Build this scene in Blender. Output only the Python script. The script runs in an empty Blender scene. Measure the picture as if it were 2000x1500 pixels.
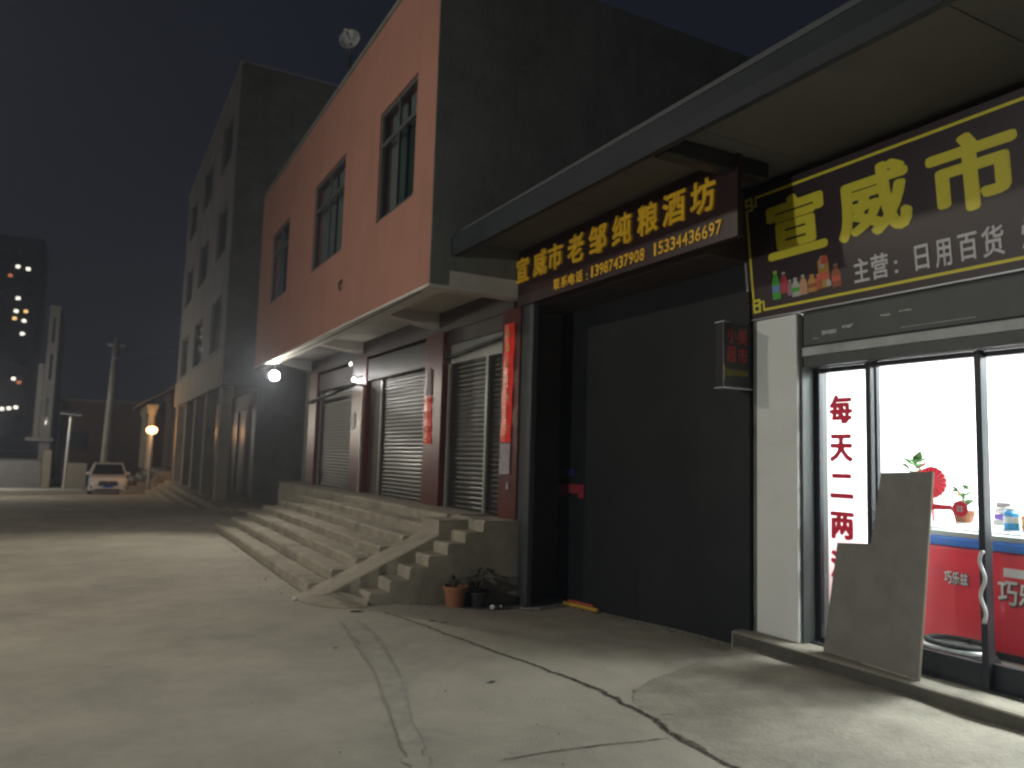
import bpy, math, random
from mathutils import Vector, Matrix
random.seed(7)
S = bpy.context.scene
COL = S.collection
R = math.radians

# ------------------------------------------------------------------ camera
cd = bpy.data.cameras.new('camera'); cam = bpy.data.objects.new('camera', cd); COL.objects.link(cam)
cd.sensor_width = 36.0; cd.lens = 27.0; cd.clip_start = 0.05; cd.clip_end = 1500
def _cd(px, py):
    v = Vector((px-1000.0, 750.0-py, -1500.0)); v.normalize(); return v
_Z = _cd(1460, -15000); _Y = _cd(183, 869); _Y = (_Y - _Z*_Y.dot(_Z)).normalized(); _X = _Y.cross(_Z)
cam.matrix_world = Matrix((_X, _Y, _Z)).to_4x4()
cam.location = (0, 0, 1.6)
cd.dof.use_dof = True; cd.dof.focus_distance = 5.6; cd.dof.aperture_fstop = 1.4
S.camera = cam

# ------------------------------------------------------------------ night sky, exposure
W = bpy.data.worlds.new('World'); S.world = W; W.use_nodes = True
wn = W.node_tree.nodes; wl = W.node_tree.links
bg = wn['Background']; sky = wn.new('ShaderNodeTexSky'); sky.sky_type = 'NISHITA'; sky.sun_disc = False
sky.sun_elevation = R(-4.0); sky.sun_rotation = R(160); sky.air_density = 1.0; sky.dust_density = 2.0
glow = wn.new('ShaderNodeMixRGB'); glow.blend_type = 'ADD'; glow.inputs[0].default_value = 1.0
glow.inputs[2].default_value = (0.098, 0.118, 0.178, 1)
wl.new(sky.outputs[0], glow.inputs[1]); wl.new(glow.outputs[0], bg.inputs[0])
bg.inputs[1].default_value = 0.09
S.view_settings.view_transform = 'Standard'; S.view_settings.look = 'None'
S.view_settings.exposure = -0.12; S.view_settings.gamma = 1.0; S.view_settings.use_curve_mapping = False
S.cycles.use_denoising = True
S.cycles.max_bounces = 8; S.cycles.diffuse_bounces = 4; S.cycles.transparent_max_bounces = 12
S.cycles.sample_clamp_indirect = 4.0
S.cycles.caustics_reflective = False; S.cycles.caustics_refractive = False
S.cycles.filter_width = 2.4

# ------------------------------------------------------------------ materials
def mat(name, col, rough=0.8, metal=0.0, var=0.0, scale=2.0, bump=0.0, bscale=30.0, col2=None, space='W',
        streak=0.0, stain=0.0, sscale=0.6, stain_col=(0.02, 0.02, 0.018), spec=0.5, emit=None, estr=0.0, coat=0.0):
    m = bpy.data.materials.new(name); m.use_nodes = True
    n = m.node_tree.nodes; l = m.node_tree.links; b = n['Principled BSDF']
    b.inputs['Base Color'].default_value = (*col, 1); b.inputs['Roughness'].default_value = rough
    b.inputs['Metallic'].default_value = metal; b.inputs['Specular IOR Level'].default_value = spec
    b.inputs['Coat Weight'].default_value = coat
    if emit: b.inputs['Emission Color'].default_value = (*emit, 1); b.inputs['Emission Strength'].default_value = estr
    if var or bump or stain or streak:
        if space == 'W': tc = n.new('ShaderNodeNewGeometry').outputs['Position']
        else: tc = n.new('ShaderNodeTexCoord').outputs['Object']
        cur = None
        if var:
            t = n.new('ShaderNodeTexNoise'); t.inputs['Scale'].default_value = scale; t.inputs['Detail'].default_value = 12; t.inputs['Roughness'].default_value = 0.7
            l.new(tc, t.inputs['Vector'])
            r = n.new('ShaderNodeValToRGB'); r.color_ramp.elements[0].position = 0.3; r.color_ramp.elements[1].position = 0.72
            c2 = col2 or tuple(c*(1-var) for c in col)
            r.color_ramp.elements[0].color = (*c2, 1); r.color_ramp.elements[1].color = (*[min(1, c*(1+var*0.35)) for c in col], 1)
            l.new(t.outputs[0], r.inputs[0]); cur = r.outputs[0]
        if stain:
            t2 = n.new('ShaderNodeTexNoise'); t2.inputs['Scale'].default_value = sscale; t2.inputs['Detail'].default_value = 6; t2.inputs['Roughness'].default_value = 0.7; t2.inputs['Distortion'].default_value = 0.6
            l.new(tc, t2.inputs['Vector'])
            r2 = n.new('ShaderNodeValToRGB'); r2.color_ramp.elements[0].position = 0.50; r2.color_ramp.elements[1].position = 0.70
            r2.color_ramp.elements[0].color = (0, 0, 0, 1); r2.color_ramp.elements[1].color = (stain, stain, stain, 1)
            l.new(t2.outputs[0], r2.inputs[0])
            mx = n.new('ShaderNodeMixRGB'); l.new(r2.outputs[0], mx.inputs[0])
            if cur: l.new(cur, mx.inputs[1])
            else: mx.inputs[1].default_value = (*col, 1)
            mx.inputs[2].default_value = (*stain_col, 1); cur = mx.outputs[0]
        if streak:      # rain marks running down the wall
            mp = n.new('ShaderNodeMapping'); mp.inputs['Scale'].default_value = (5.0, 5.0, .28); l.new(tc, mp.inputs[0])
            t4 = n.new('ShaderNodeTexNoise'); t4.inputs['Scale'].default_value = 1.0; t4.inputs['Detail'].default_value = 5; l.new(mp.outputs[0], t4.inputs['Vector'])
            r4 = n.new('ShaderNodeValToRGB'); r4.color_ramp.elements[0].position = 0.52; r4.color_ramp.elements[1].position = 0.75
            r4.color_ramp.elements[0].color = (0, 0, 0, 1); r4.color_ramp.elements[1].color = (streak, streak, streak, 1); l.new(t4.outputs[0], r4.inputs[0])
            m4 = n.new('ShaderNodeMixRGB'); l.new(r4.outputs[0], m4.inputs[0])
            if cur: l.new(cur, m4.inputs[1])
            else: m4.inputs[1].default_value = (*col, 1)
            m4.inputs[2].default_value = (*stain_col, 1); cur = m4.outputs[0]
        if cur: l.new(cur, b.inputs['Base Color'])
        if bump:
            t3 = n.new('ShaderNodeTexNoise'); t3.inputs['Scale'].default_value = bscale; t3.inputs['Detail'].default_value = 6
            l.new(tc, t3.inputs['Vector'])
            bp = n.new('ShaderNodeBump'); bp.inputs['Strength'].default_value = bump; bp.inputs['Distance'].default_value = 0.02
            l.new(t3.outputs[0], bp.inputs['Height']); l.new(bp.outputs[0], b.inputs['Normal'])
    return m
def emission(name, col, s):
    m = bpy.data.materials.new(name); m.use_nodes = True; n = m.node_tree.nodes; n.clear()
    e = n.new('ShaderNodeEmission'); e.inputs[0].default_value = (*col, 1); e.inputs[1].default_value = s
    o = n.new('ShaderNodeOutputMaterial'); m.node_tree.links.new(e.outputs[0], o.inputs[0]); return m
def glass_mat(name, tint, gl=0.08):
    m = bpy.data.materials.new(name); m.use_nodes = True; n = m.node_tree.nodes; n.clear(); l = m.node_tree.links
    t = n.new('ShaderNodeBsdfTransparent'); t.inputs[0].default_value = (*tint, 1)
    g = n.new('ShaderNodeBsdfGlossy'); g.inputs['Roughness'].default_value = 0.03
    f = n.new('ShaderNodeFresnel'); f.inputs[0].default_value = 1.5
    mx = n.new('ShaderNodeMixShader'); o = n.new('ShaderNodeOutputMaterial')
    ge = n.new('ShaderNodeNewGeometry'); iv = n.new('ShaderNodeMath'); iv.operation = 'SUBTRACT'; iv.inputs[0].default_value = 1.0; l.new(ge.outputs['Backfacing'], iv.inputs[1])
    mu = n.new('ShaderNodeMath'); mu.operation = 'MULTIPLY'; l.new(f.outputs[0], mu.inputs[0]); l.new(iv.outputs[0], mu.inputs[1])
    l.new(mu.outputs[0], mx.inputs[0]); l.new(t.outputs[0], mx.inputs[1]); l.new(g.outputs[0], mx.inputs[2]); l.new(mx.outputs[0], o.inputs[0])
    return m

M = dict(
 road=mat('road_concrete', (0.37, 0.336, 0.268), 0.85, var=0.30, scale=0.9, bump=0.35, bscale=60, stain=0.75, sscale=0.8, stain_col=(0.21, 0.195, 0.165)),
 apron=mat('apron_concrete', (0.34, 0.308, 0.245), 0.88, var=0.42, scale=1.9, bump=0.5, bscale=35, stain=0.6, sscale=1.3, stain_col=(0.14, 0.13, 0.11)),
 riser=mat('dark_riser', (0.10, 0.092, 0.072), 0.9, var=0.5, scale=3, bump=0.4, bscale=30, stain=0.6, sscale=1.5, stain_col=(0.05, 0.045, 0.035)),
 joint=mat('joint_mortar', (0.335, 0.31, 0.255), 0.9, var=0.3, scale=6, bump=0.4, bscale=50),
 crack=mat('crack_soil', (0.06, 0.052, 0.04), 1.0, var=0.5, scale=20, bump=0.5, bscale=80),
 stair=mat('stair_concrete', (0.36, 0.318, 0.24), 0.88, var=0.35, scale=3.0, bump=0.45, bscale=45, stain=0.55, sscale=2.2, stain_col=(0.12, 0.11, 0.09)),
 render=mat('grey_render', (0.165, 0.17, 0.15), 0.92, var=0.35, scale=1.6, bump=0.35, bscale=30, stain=0.5, sscale=1.0, streak=0.5, stain_col=(0.085, 0.088, 0.078)),
 orange=mat('orange_plaster', (0.325, 0.152, 0.112), 0.85, var=0.14, scale=1.2, bump=0.12, bscale=40, stain=0.22, sscale=0.7, streak=0.35, stain_col=(0.22, 0.105, 0.075)),
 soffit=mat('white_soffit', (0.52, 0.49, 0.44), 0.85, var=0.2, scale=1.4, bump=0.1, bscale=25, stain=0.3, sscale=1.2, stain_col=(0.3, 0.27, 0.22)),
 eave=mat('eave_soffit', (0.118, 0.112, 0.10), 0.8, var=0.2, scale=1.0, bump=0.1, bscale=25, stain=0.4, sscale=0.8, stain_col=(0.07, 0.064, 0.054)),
 pillar=mat('white_tile_paint', (0.70, 0.71, 0.68), 0.55, var=0.06, scale=2.5, bump=0.05, bscale=15, stain=0.18, sscale=2.0, stain_col=(0.45, 0.44, 0.40)),
 redtile=mat('dark_red_tile', (0.105, 0.026, 0.022), 0.3, var=0.35, scale=3, bump=0.05, bscale=10),
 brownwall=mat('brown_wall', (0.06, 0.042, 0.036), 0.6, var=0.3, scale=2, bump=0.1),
 shutter=mat('shutter_steel', (0.024, 0.023, 0.020), 0.34, metal=0.15, spec=0.35, var=0.3, scale=1.5, bump=0.04, bscale=12),
 rail=mat('steel_rail', (0.36, 0.36, 0.33), 0.4, metal=0.5, var=0.3, scale=5),
 transom=mat('corrugated_sheet', (0.42, 0.42, 0.39), 0.35, metal=0.5, var=0.2, scale=3),
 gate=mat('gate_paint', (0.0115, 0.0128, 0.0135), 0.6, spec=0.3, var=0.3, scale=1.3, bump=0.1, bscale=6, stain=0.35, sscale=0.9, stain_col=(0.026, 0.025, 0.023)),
 post=mat('post_paint', (0.042, 0.046, 0.046), 0.6, var=0.25, scale=4, bump=0.1),
 gutter=mat('gutter_steel', (0.020, 0.025, 0.029), 0.6, metal=0.0, spec=0.2, var=0.3, scale=2.0, bump=0.05),
 rooftop=mat('roof_sheet', (0.05, 0.055, 0.06), 0.6, var=0.2, scale=2),
 signboard=mat('maroon_vinyl', (0.036, 0.021, 0.024), 0.38, var=0.12, scale=1.5),
 redboard=mat('brown_red_board', (0.030, 0.011, 0.011), 0.42, var=0.2, scale=2.0),
 gold=mat('gold_letters', (0.85, 0.52, 0.03), 0.38, var=0.25, scale=9, col2=(0.68, 0.36, 0.02)),
 yellow=mat('yellow_print', (0.68, 0.58, 0.035), 0.45, var=0.05, scale=2),
 greyprint=mat('grey_white_print', (0.55, 0.54, 0.55), 0.5),
 alu=mat('aluminium_edge', (0.45, 0.47, 0.5), 0.35, metal=0.7),
 black=mat('black_frame', (0.02, 0.02, 0.023), 0.35, var=0.2, scale=5),
 dframe=mat('door_frame_aluminium', (0.028, 0.03, 0.036), 0.35, metal=0.4, var=0.3, scale=6),
 shutbox=mat('shutter_box_green_grey', (0.062, 0.07, 0.067), 0.5, var=0.3, scale=3, bump=0.1, bscale=12),
 strip=mat('pale_strip', (0.40, 0.42, 0.42), 0.5, var=0.3, scale=4),
 glass=glass_mat('shop_glass', (0.93, 0.96, 0.95)),
 wglass=mat('window_glass_dark', (0.012, 0.02, 0.022), 0.06, spec=0.8),
 wframe=mat('window_aluminium', (0.13, 0.14, 0.14), 0.4, metal=0.5),
 curtain=mat('grey_curtain', (0.13, 0.145, 0.14), 0.9, var=0.4, scale=4),
 white=mat('interior_white', (0.84, 0.85, 0.86), 0.6),
 itile=mat('floor_tile', (0.66, 0.63, 0.55), 0.3, var=0.06, scale=2),
 redtext=mat('red_film', (0.85, 0.02, 0.07), 0.45),
 red=mat('red_paper', (0.80, 0.022, 0.012), 0.42, bump=0.25, bscale=9),
 goldink=mat('gold_ink', (0.75, 0.42, 0.06), 0.4, var=0.3, scale=30),
 paper=mat('grey_paper', (0.38, 0.33, 0.34), 0.8, var=0.45, scale=14),
 board=mat('plywood_grey', (0.205, 0.195, 0.168), 0.8, var=0.24, scale=4.5, bump=0.25, bscale=40, stain=0.4, sscale=2.6, stain_col=(0.16, 0.145, 0.12)),
 boardedge=mat('plywood_edge', (0.42, 0.38, 0.30), 0.8, var=0.2, scale=15),
 fred=mat('freezer_red', (0.70, 0.02, 0.045), 0.3, coat=0.3),
 fblue=mat('freezer_blue', (0.03, 0.18, 0.62), 0.3),
 fwhite=mat('freezer_white', (0.75, 0.78, 0.78), 0.35),
 leaf=mat('leaf_green', (0.06, 0.16, 0.035), 0.5, var=0.4, scale=9, space='O'),
 drybush=mat('dry_leaf', (0.045, 0.05, 0.022), 0.6, var=0.5, scale=12, space='O'),
 terracotta=mat('terracotta', (0.30, 0.115, 0.055), 0.8, var=0.25, scale=9, bump=0.2, bscale=40, space='O'),
 darkpot=mat('dark_pot', (0.03, 0.025, 0.025), 0.6, var=0.3, scale=8, space='O'),
 soil=mat('soil', (0.03, 0.022, 0.015), 1.0, var=0.4, scale=30, space='O'),
 litter=mat('white_litter', (0.7, 0.7, 0.68), 0.7),
 carwhite=mat('car_white', (0.72, 0.73, 0.75), 0.25, coat=0.6),
 carglass=mat('car_glass', (0.01, 0.012, 0.015), 0.05, spec=0.8),
 rubber=mat('rubber', (0.015, 0.015, 0.015), 0.8),
 chrome=mat('chrome', (0.6, 0.6, 0.62), 0.12, metal=1.0),
 plate=mat('blue_plate', (0.02, 0.06, 0.42), 0.4),
 lens=mat('lamp_lens', (0.75, 0.77, 0.8), 0.08, spec=0.8),
 gwall=mat('pale_grey_wall', (0.33, 0.33, 0.34), 0.9, var=0.3, scale=0.8, bump=0.2, bscale=12, stain=0.4, sscale=0.4, streak=0.5, stain_col=(0.16, 0.16, 0.16)),
 cwall=mat('cream_wall', (0.42, 0.38, 0.31), 0.9, var=0.25, scale=1.0, bump=0.2, bscale=12, stain=0.4, sscale=0.5, stain_col=(0.22, 0.2, 0.16)),
 rooftile=mat('grey_roof_tile', (0.17, 0.17, 0.13), 0.8, var=0.4, scale=3, bump=0.3),
 brick=mat('dull_brick', (0.075, 0.05, 0.04), 0.9, var=0.4, scale=2.5, bump=0.3, bscale=25),
 dark=mat('dark_metal', (0.03, 0.03, 0.032), 0.5, metal=0.3),
 tower=mat('tower_wall', (0.035, 0.035, 0.04), 0.9),
 polec=mat('pole_concrete', (0.33, 0.33, 0.31), 0.9, var=0.3, scale=2.0),
 galv=mat('galvanised', (0.55, 0.56, 0.57), 0.4, metal=0.6),
 pad=mat('pale_concrete', (0.52, 0.51, 0.48), 0.9, var=0.2, scale=1.2, bump=0.3, bscale=30),
 lit=emission('lamp_glow', (1.0, 0.98, 0.95), 90.0),
 litsmall=emission('small_lamp_glow', (1.0, 0.97, 0.9), 22.0),
 litorange=emission('orange_lamp_glow', (1.0, 0.5, 0.17), 14.0),
 litshop=emission('tube_glow', (0.97, 0.99, 1.0), 9.0),
 win_w=emission('lit_window_white', (1.0, 0.93, 0.8), 3.0),
 win_y=emission('lit_window_yellow', (1.0, 0.66, 0.25), 2.2),
 win_o=emission('lit_window_orange', (1.0, 0.3, 0.12), 0.9),
)
BOT = {k: mat('print_'+k, c, 0.45) for k, c in dict(green=(0.05, 0.33, 0.03), lime=(0.35, 0.42, 0.08), blue=(0.12, 0.2, 0.42), crimson=(0.4, 0.03, 0.05),
       pale=(0.38, 0.4, 0.36), peach=(0.5, 0.26, 0.14), amber=(0.45, 0.22, 0.03), scarlet=(0.5, 0.08, 0.04), brown=(0.28, 0.07, 0.02), mauve=(0.26, 0.16, 0.2)).items()}

# ------------------------------------------------------------------ builders
class MB:
    def __init__(s): s.v = []; s.f = []
    def add(s, vs, fs):
        o = len(s.v); s.v += [tuple(v) for v in vs]; s.f += [tuple(i+o for i in f) for f in fs]; return s
    def box(s, x0, x1, y0, y1, z0, z1):
        return s.add([(x0,y0,z0),(x1,y0,z0),(x1,y1,z0),(x0,y1,z0),(x0,y0,z1),(x1,y0,z1),(x1,y1,z1),(x0,y1,z1)],
                     [(3,2,1,0),(4,5,6,7),(0,1,5,4),(1,2,6,5),(2,3,7,6),(3,0,4,7)])
    def hull(s, a, b):      # two matching rings of points -> closed prism
        n = len(a); return s.add(list(a)+list(b), [tuple(range(n))[::-1], tuple(range(n, 2*n))]+[(i, (i+1)%n, n+(i+1)%n, n+i) for i in range(n)])
    def tube(s, pts, r, n=8):
        pts = [Vector(p) for p in pts]; rs = r if isinstance(r, (list, tuple)) else [r]*len(pts); rings = []
        for i, p in enumerate(pts):
            d = (pts[min(i+1, len(pts)-1)] - pts[max(i-1, 0)]).normalized()
            u = d.orthogonal().normalized() if i == 0 else (u - d*u.dot(d)).normalized()
            w = d.cross(u); rings.append([p + (u*math.cos(2*math.pi*k/n) + w*math.sin(2*math.pi*k/n))*rs[i] for k in range(n)])
        vs = [v for q in rings for v in q]; fs = [tuple(range(n))[::-1], tuple(range((len(pts)-1)*n, len(pts)*n))]
        for i in range(len(pts)-1):
            for k in range(n): fs.append((i*n+k, i*n+(k+1)%n, (i+1)*n+(k+1)%n, (i+1)*n+k))
        return s.add(vs, fs)
    def lathe(s, prof, c, n=20, axis=None):
        vs = []; fs = []; m = len(prof)
        for r, z in prof:
            for k in range(n): a = 2*math.pi*k/n; vs.append(Vector((r*math.cos(a), r*math.sin(a), z)))
        if axis is not None:
            q = Vector((0, 0, 1)).rotation_difference(Vector(axis)); vs = [q @ v for v in vs]
        vs = [v + Vector(c) for v in vs]
        for i in range(m-1):
            for k in range(n): fs.append((i*n+k, i*n+(k+1)%n, (i+1)*n+(k+1)%n, (i+1)*n+k))
        fs += [tuple(range(n))[::-1], tuple(range((m-1)*n, m*n))]
        return s.add(vs, fs)
    def build(s, name, m, parent=None, bevel=0.0, smooth=False, seg=2):
        L = Vector((0, 0, 0)); p = parent
        while p is not None: L = L + Vector(p.location); p = p.parent
        me = bpy.data.meshes.new(name); me.from_pydata([(v[0]-L.x, v[1]-L.y, v[2]-L.z) for v in s.v], [], s.f); me.update()
        me.materials.append(M[m] if isinstance(m, str) else m)
        o = bpy.data.objects.new(name, me); COL.objects.link(o)
        if parent: o.parent = parent
        if smooth: me.polygons.foreach_set('use_smooth', [True]*len(me.polygons))
        if bevel:
            b = o.modifiers.new('bevel', 'BEVEL'); b.width = bevel; b.segments = seg; b.limit_method = 'ANGLE'
        return o
def tag(o, label=None, cat=None, group=None, kind=None):
    if label: o['label'] = label
    if cat: o['category'] = cat
    if group: o['group'] = group
    if kind: o['kind'] = kind
    return o
def thing(name, loc, label, cat, group=None):
    o = bpy.data.objects.new(name, None); COL.objects.link(o); o.location = loc; o.empty_display_size = 0.2
    return tag(o, label, cat, group)
def B(*a): return MB().box(*a)
def wall_x(x0, x1, y0, y1, z0, z1, holes):
    """wall between planes x0 < x1 with rectangular openings (ya, yb, za, zb), reveals included"""
    ys = sorted({y0, y1, *[h[0] for h in holes], *[h[1] for h in holes]}); zs = sorted({z0, z1, *[h[2] for h in holes], *[h[3] for h in holes]})
    ny, nz = len(ys)-1, len(zs)-1
    def solid(i, j):
        if not (0 <= i < ny and 0 <= j < nz): return False
        cy = (ys[i]+ys[i+1])/2; cz = (zs[j]+zs[j+1])/2
        return not any(h[0] < cy < h[1] and h[2] < cz < h[3] for h in holes)
    mb = MB()
    for i in range(ny):
        for j in range(nz):
            if not solid(i, j): continue
            a, b, c, d = ys[i], ys[i+1], zs[j], zs[j+1]
            mb.add([(x0,a,c),(x0,a,d),(x0,b,d),(x0,b,c)], [(0,1,2,3)]); mb.add([(x1,a,c),(x1,b,c),(x1,b,d),(x1,a,d)], [(0,1,2,3)])
            if not solid(i-1, j): mb.add([(x0,a,c),(x1,a,c),(x1,a,d),(x0,a,d)], [(0,1,2,3)])
            if not solid(i+1, j): mb.add([(x0,b,c),(x0,b,d),(x1,b,d),(x1,b,c)], [(0,1,2,3)])
            if not solid(i, j-1): mb.add([(x0,a,c),(x0,b,c),(x1,b,c),(x1,a,c)], [(0,1,2,3)])
            if not solid(i, j+1): mb.add([(x0,a,d),(x1,a,d),(x1,b,d),(x0,b,d)], [(0,1,2,3)])
    return mb
_glyphs = {}
def glyph(ch, bold):
    """mesh outline of one character from Blender's built-in font, normalised to a unit box"""
    k = (ch, bold)
    if k not in _glyphs:
        c = bpy.data.curves.new('glyph', 'FONT'); c.body = ch; c.size = 1.0; c.resolution_u = 3
        o = bpy.data.objects.new('glyph', c); COL.objects.link(o)
        dg = bpy.context.evaluated_depsgraph_get(); dg.update()
        me = bpy.data.meshes.new_from_object(o.evaluated_get(dg))
        vs = [v.co.copy() for v in me.vertices]; fs = [tuple(p.vertices) for p in me.polygons]
        bpy.data.objects.remove(o); bpy.data.curves.remove(c); bpy.data.meshes.remove(me)
        x0 = min(v.x for v in vs); x1 = max(v.x for v in vs); y0 = min(v.y for v in vs); y1 = max(v.y for v in vs)
        _glyphs[k] = ([((v.x-x0)/(x1-x0), (v.y-y0)/(y1-y0)) for v in vs], fs, (x1-x0, y1-y0))
    return _glyphs[k]
def put_glyph(name, ch, m, parent, o, u, v, w, h, bold=0.03, depth=0.0):
    """character with its lower left corner at o, along unit vectors u (right) and v (up), w by h metres; depth = raised letter thickness"""
    uv, fs, (gw, gh) = glyph(ch, 0); o = Vector(o); u = Vector(u); v = Vector(v); n = u.cross(v); mb = MB()
    bw = bold*w; bh = bold*h*.8
    for q in range(9 if bold else 1):       # heavy strokes: shifted copies, each a hair in front of the last
        a_ = q*math.pi/4; dx = bw*math.cos(a_) if q < 8 and bold else 0; dy = bh*math.sin(a_) if q < 8 and bold else 0
        _glyph_layer(mb, [o + u*(bw+dx+a*(w-2*bw)) + v*(bh+dy+b*(h-2*bh)) + n*(q*.00035) for a, b in uv], fs, n, depth)
    return mb.build(name, m, parent)
def _glyph_layer(mb, base, fs, n, depth):
    if depth:
        k = len(base); edges = {}
        for f in fs:
            for i in range(len(f)):
                e = (f[i], f[(i+1) % len(f)]); edges[e] = edges.get(e, 0) + 1
        mb.add(base + [p + n*depth for p in base], [tuple(i+k for i in f) for f in fs] +
               [(a, b, b+k, a+k) for (a, b) in edges if (b, a) not in edges])
    else: mb.add(base, fs)
UY = (0, -1, 0); UZ = (0, 0, 1)

def sstep(a, b, x):
    t = max(0.0, min(1.0, (x-a)/(b-a))); return t*t*(3-2*t)
def zs(y): return -0.032*(min(max(y, 20), 62)-20)
def zg(x, y):
    return zs(y) - 0.115*sstep(2.7, 4.6, x)*sstep(5.2, 7.8, y)*(1-sstep(12, 16, y)) + 0.012*math.sin(x*0.9+1)*math.sin(y*0.55)*(1-sstep(14, 20, y))

# ------------------------------------------------------------------ ground
def grid(xs, ys, zf):
    mb = MB(); nx = len(xs); mb.v = [(x, y, zf(x, y)) for y in ys for x in xs]
    mb.f = [(j*nx+i, j*nx+i+1, (j+1)*nx+i+1, (j+1)*nx+i) for j in range(len(ys)-1) for i in range(nx-1)]; return mb
xs = [-250, -120, -60, -20, -10] + [-6+0.3*i for i in range(51)] + [10, 12, 20, 60, 120, 250]
ys = [-60, -35, -20, -8] + [-4+0.3*i for i in range(81)] + [20, 22, 26, 32, 45, 62, 70, 120, 250, 400]
tag(grid(xs, ys, zg).build('road', 'road'), kind='structure')
# strip of mortar filling an old joint, running along the street
def strip_along(pts, wid, lift, name, m, jag=0.0, n=40):
    rnd = random.Random(3); P = [Vector((x, y, 0)) for x, y in pts]; fine = []
    for i in range(len(P)-1):
        for k in range(n):
            fine.append(P[i].lerp(P[i+1], k/n))
    fine.append(P[-1]); L = []; off = 0.0
    for i, p in enumerate(fine):
        d = (fine[min(i+1, len(fine)-1)] - fine[max(i-1, 0)]).normalized(); nn = Vector((-d.y, d.x, 0))
        off = off*0.8 + rnd.uniform(-jag, jag); w = wid(i/(len(fine)-1))*(1+rnd.uniform(-.35, .35)*(1 if jag else .25))
        for sgn in (1, -1):
            q = p + nn*(off + sgn*w/2); L.append((q.x, q.y, zg(q.x, q.y)+lift))
    mb = MB(); mb.v = L; mb.f = [(2*i, 2*i+1, 2*i+3, 2*i+2) for i in range(len(fine)-1)]
    return mb.build(name, m)
tag(strip_along([(2.25, 7.3), (2.17, 6.5), (2.02, 5.6), (1.8, 4.7), (1.58, 3.8), (1.25, 2.4), (0.9, 1.0), (0.4, -1.5)], lambda t: 0.16+0.05*math.sin(t*9), 0.005, 'joint_strip', 'joint', 0.006), kind='structure')
def crack(name, pts, w, jag=0.012):
    return tag(strip_along(pts, w, 0.006, name, 'crack', jag, 22), kind='structure')
crack('pavement_crack', [(2.70, 7.55), (2.80, 7.0), (2.88, 6.57), (3.02, 5.8), (3.14, 5.15)], lambda t: 0.012+0.01*t)
crack('pavement_crack', [(3.14, 5.15), (3.2, 4.7), (3.215, 4.3)], lambda t: 0.022+0.015*t)
crack('pavement_crack', [(2.02, 3.72), (2.5, 3.70), (3.07, 3.62)], lambda t: 0.009, 0.004)
crack('pavement_crack', [(3.3, 3.98), (3.42, 3.9), (3.38, 3.75), (3.12, 3.6)], lambda t: 0.01, 0.006)
crack('pavement_crack', [(3.205, 4.3), (3.195, 4.0), (3.155, 3.8), (3.115, 3.6), (3.10, 3.3), (3.075, 2.9), (3.03, 2.4), (3.0, 1.9), (2.97, 1.0)], lambda t: 0.03-0.012*t, 0.01)
for cx, cy, rr in ((3.0, 7.03, .035), (3.07, 6.93, .03), (2.6, 5.0, .03), (2.45, 7.7, .06), (1.86, 6.35, .02), (4.02, 3.35, .025), (3.6, 3.2, .02), (4.3, 2.9, .03)):
    mb = MB(); pts = []
    for k in range(9):
        a = 2*math.pi*k/9; q = rr*random.uniform(.5, 1.1); x = cx+q*1.6*math.cos(a); y = cy+q*math.sin(a); pts.append((x, y, zg(x, y)+0.007 if cx < 3.3 else 0.075))
    if cx > 3.3: continue
    mb.add(pts, [tuple(range(9))]); tag(mb.build('pavement_chip', 'crack'), kind='structure')
# raised apron slab in front of the shop with a broken edge
edge = [(5.02, 5.07), (4.75, 4.98), (4.45, 4.87), (4.15, 4.78), (3.85, 4.66), (3.6, 4.54), (3.42, 4.42), (3.30, 4.28), (3.235, 4.1), (3.215, 3.9), (3.15, 3.72), (3.14, 3.5), (3.12, 3.25), (3.10, 2.9), (3.05, 2.4), (3.02, 1.8), (3.0, 1.0), (3.0, 0), (3.0, -4)]
fine = []
for i in range(len(edge)-1):
    a = Vector((*edge[i], 0)); b = Vector((*edge[i+1], 0)); n = max(2, int((b-a).length/0.05))
    for k in range(n):
        p = a.lerp(b, k/n); j = 0.02 if i > 4 else 0.012; fine.append((p.x+random.uniform(-j, j), p.y+random.uniform(-j, j)))
fine.append(edge[-1])
def za(x, y, t): return 0.006 + 0.058*t + 0.006*math.sin(x*7+y*3) + 0.005*math.sin(y*9-x*2)
mb = MB(); NU = 14
for x, y in fine:
    xr = 5.04
    mb.v.append((x-0.012, y+0.006, zg(x, y)-0.03))
    for k in range(NU+1):
        t = k/NU; xx = x+(xr-x)*t; q = sstep(0, .06, t*(xr-x)) if xr-x > .02 else 1
        mb.v.append((xx, y, zg(x, y)*(1-t)+za(xx, y, t)))
m2 = NU+2
for i in range(len(fine)-1):
    for k in range(NU+1): mb.f.append((i*m2+k, (i+1)*m2+k, (i+1)*m2+k+1, i*m2+k+1))
tag(mb.build('apron', 'apron'), kind='structure')
# pale concrete yard far left
tag(grid([-14+0.5*i for i in range(27)] + [-0.75, -0.45], [48+0.5*i for i in range(17)], lambda x, y: zs(y)+0.012).build('yard_pavement', 'pad'), kind='structure')

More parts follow.
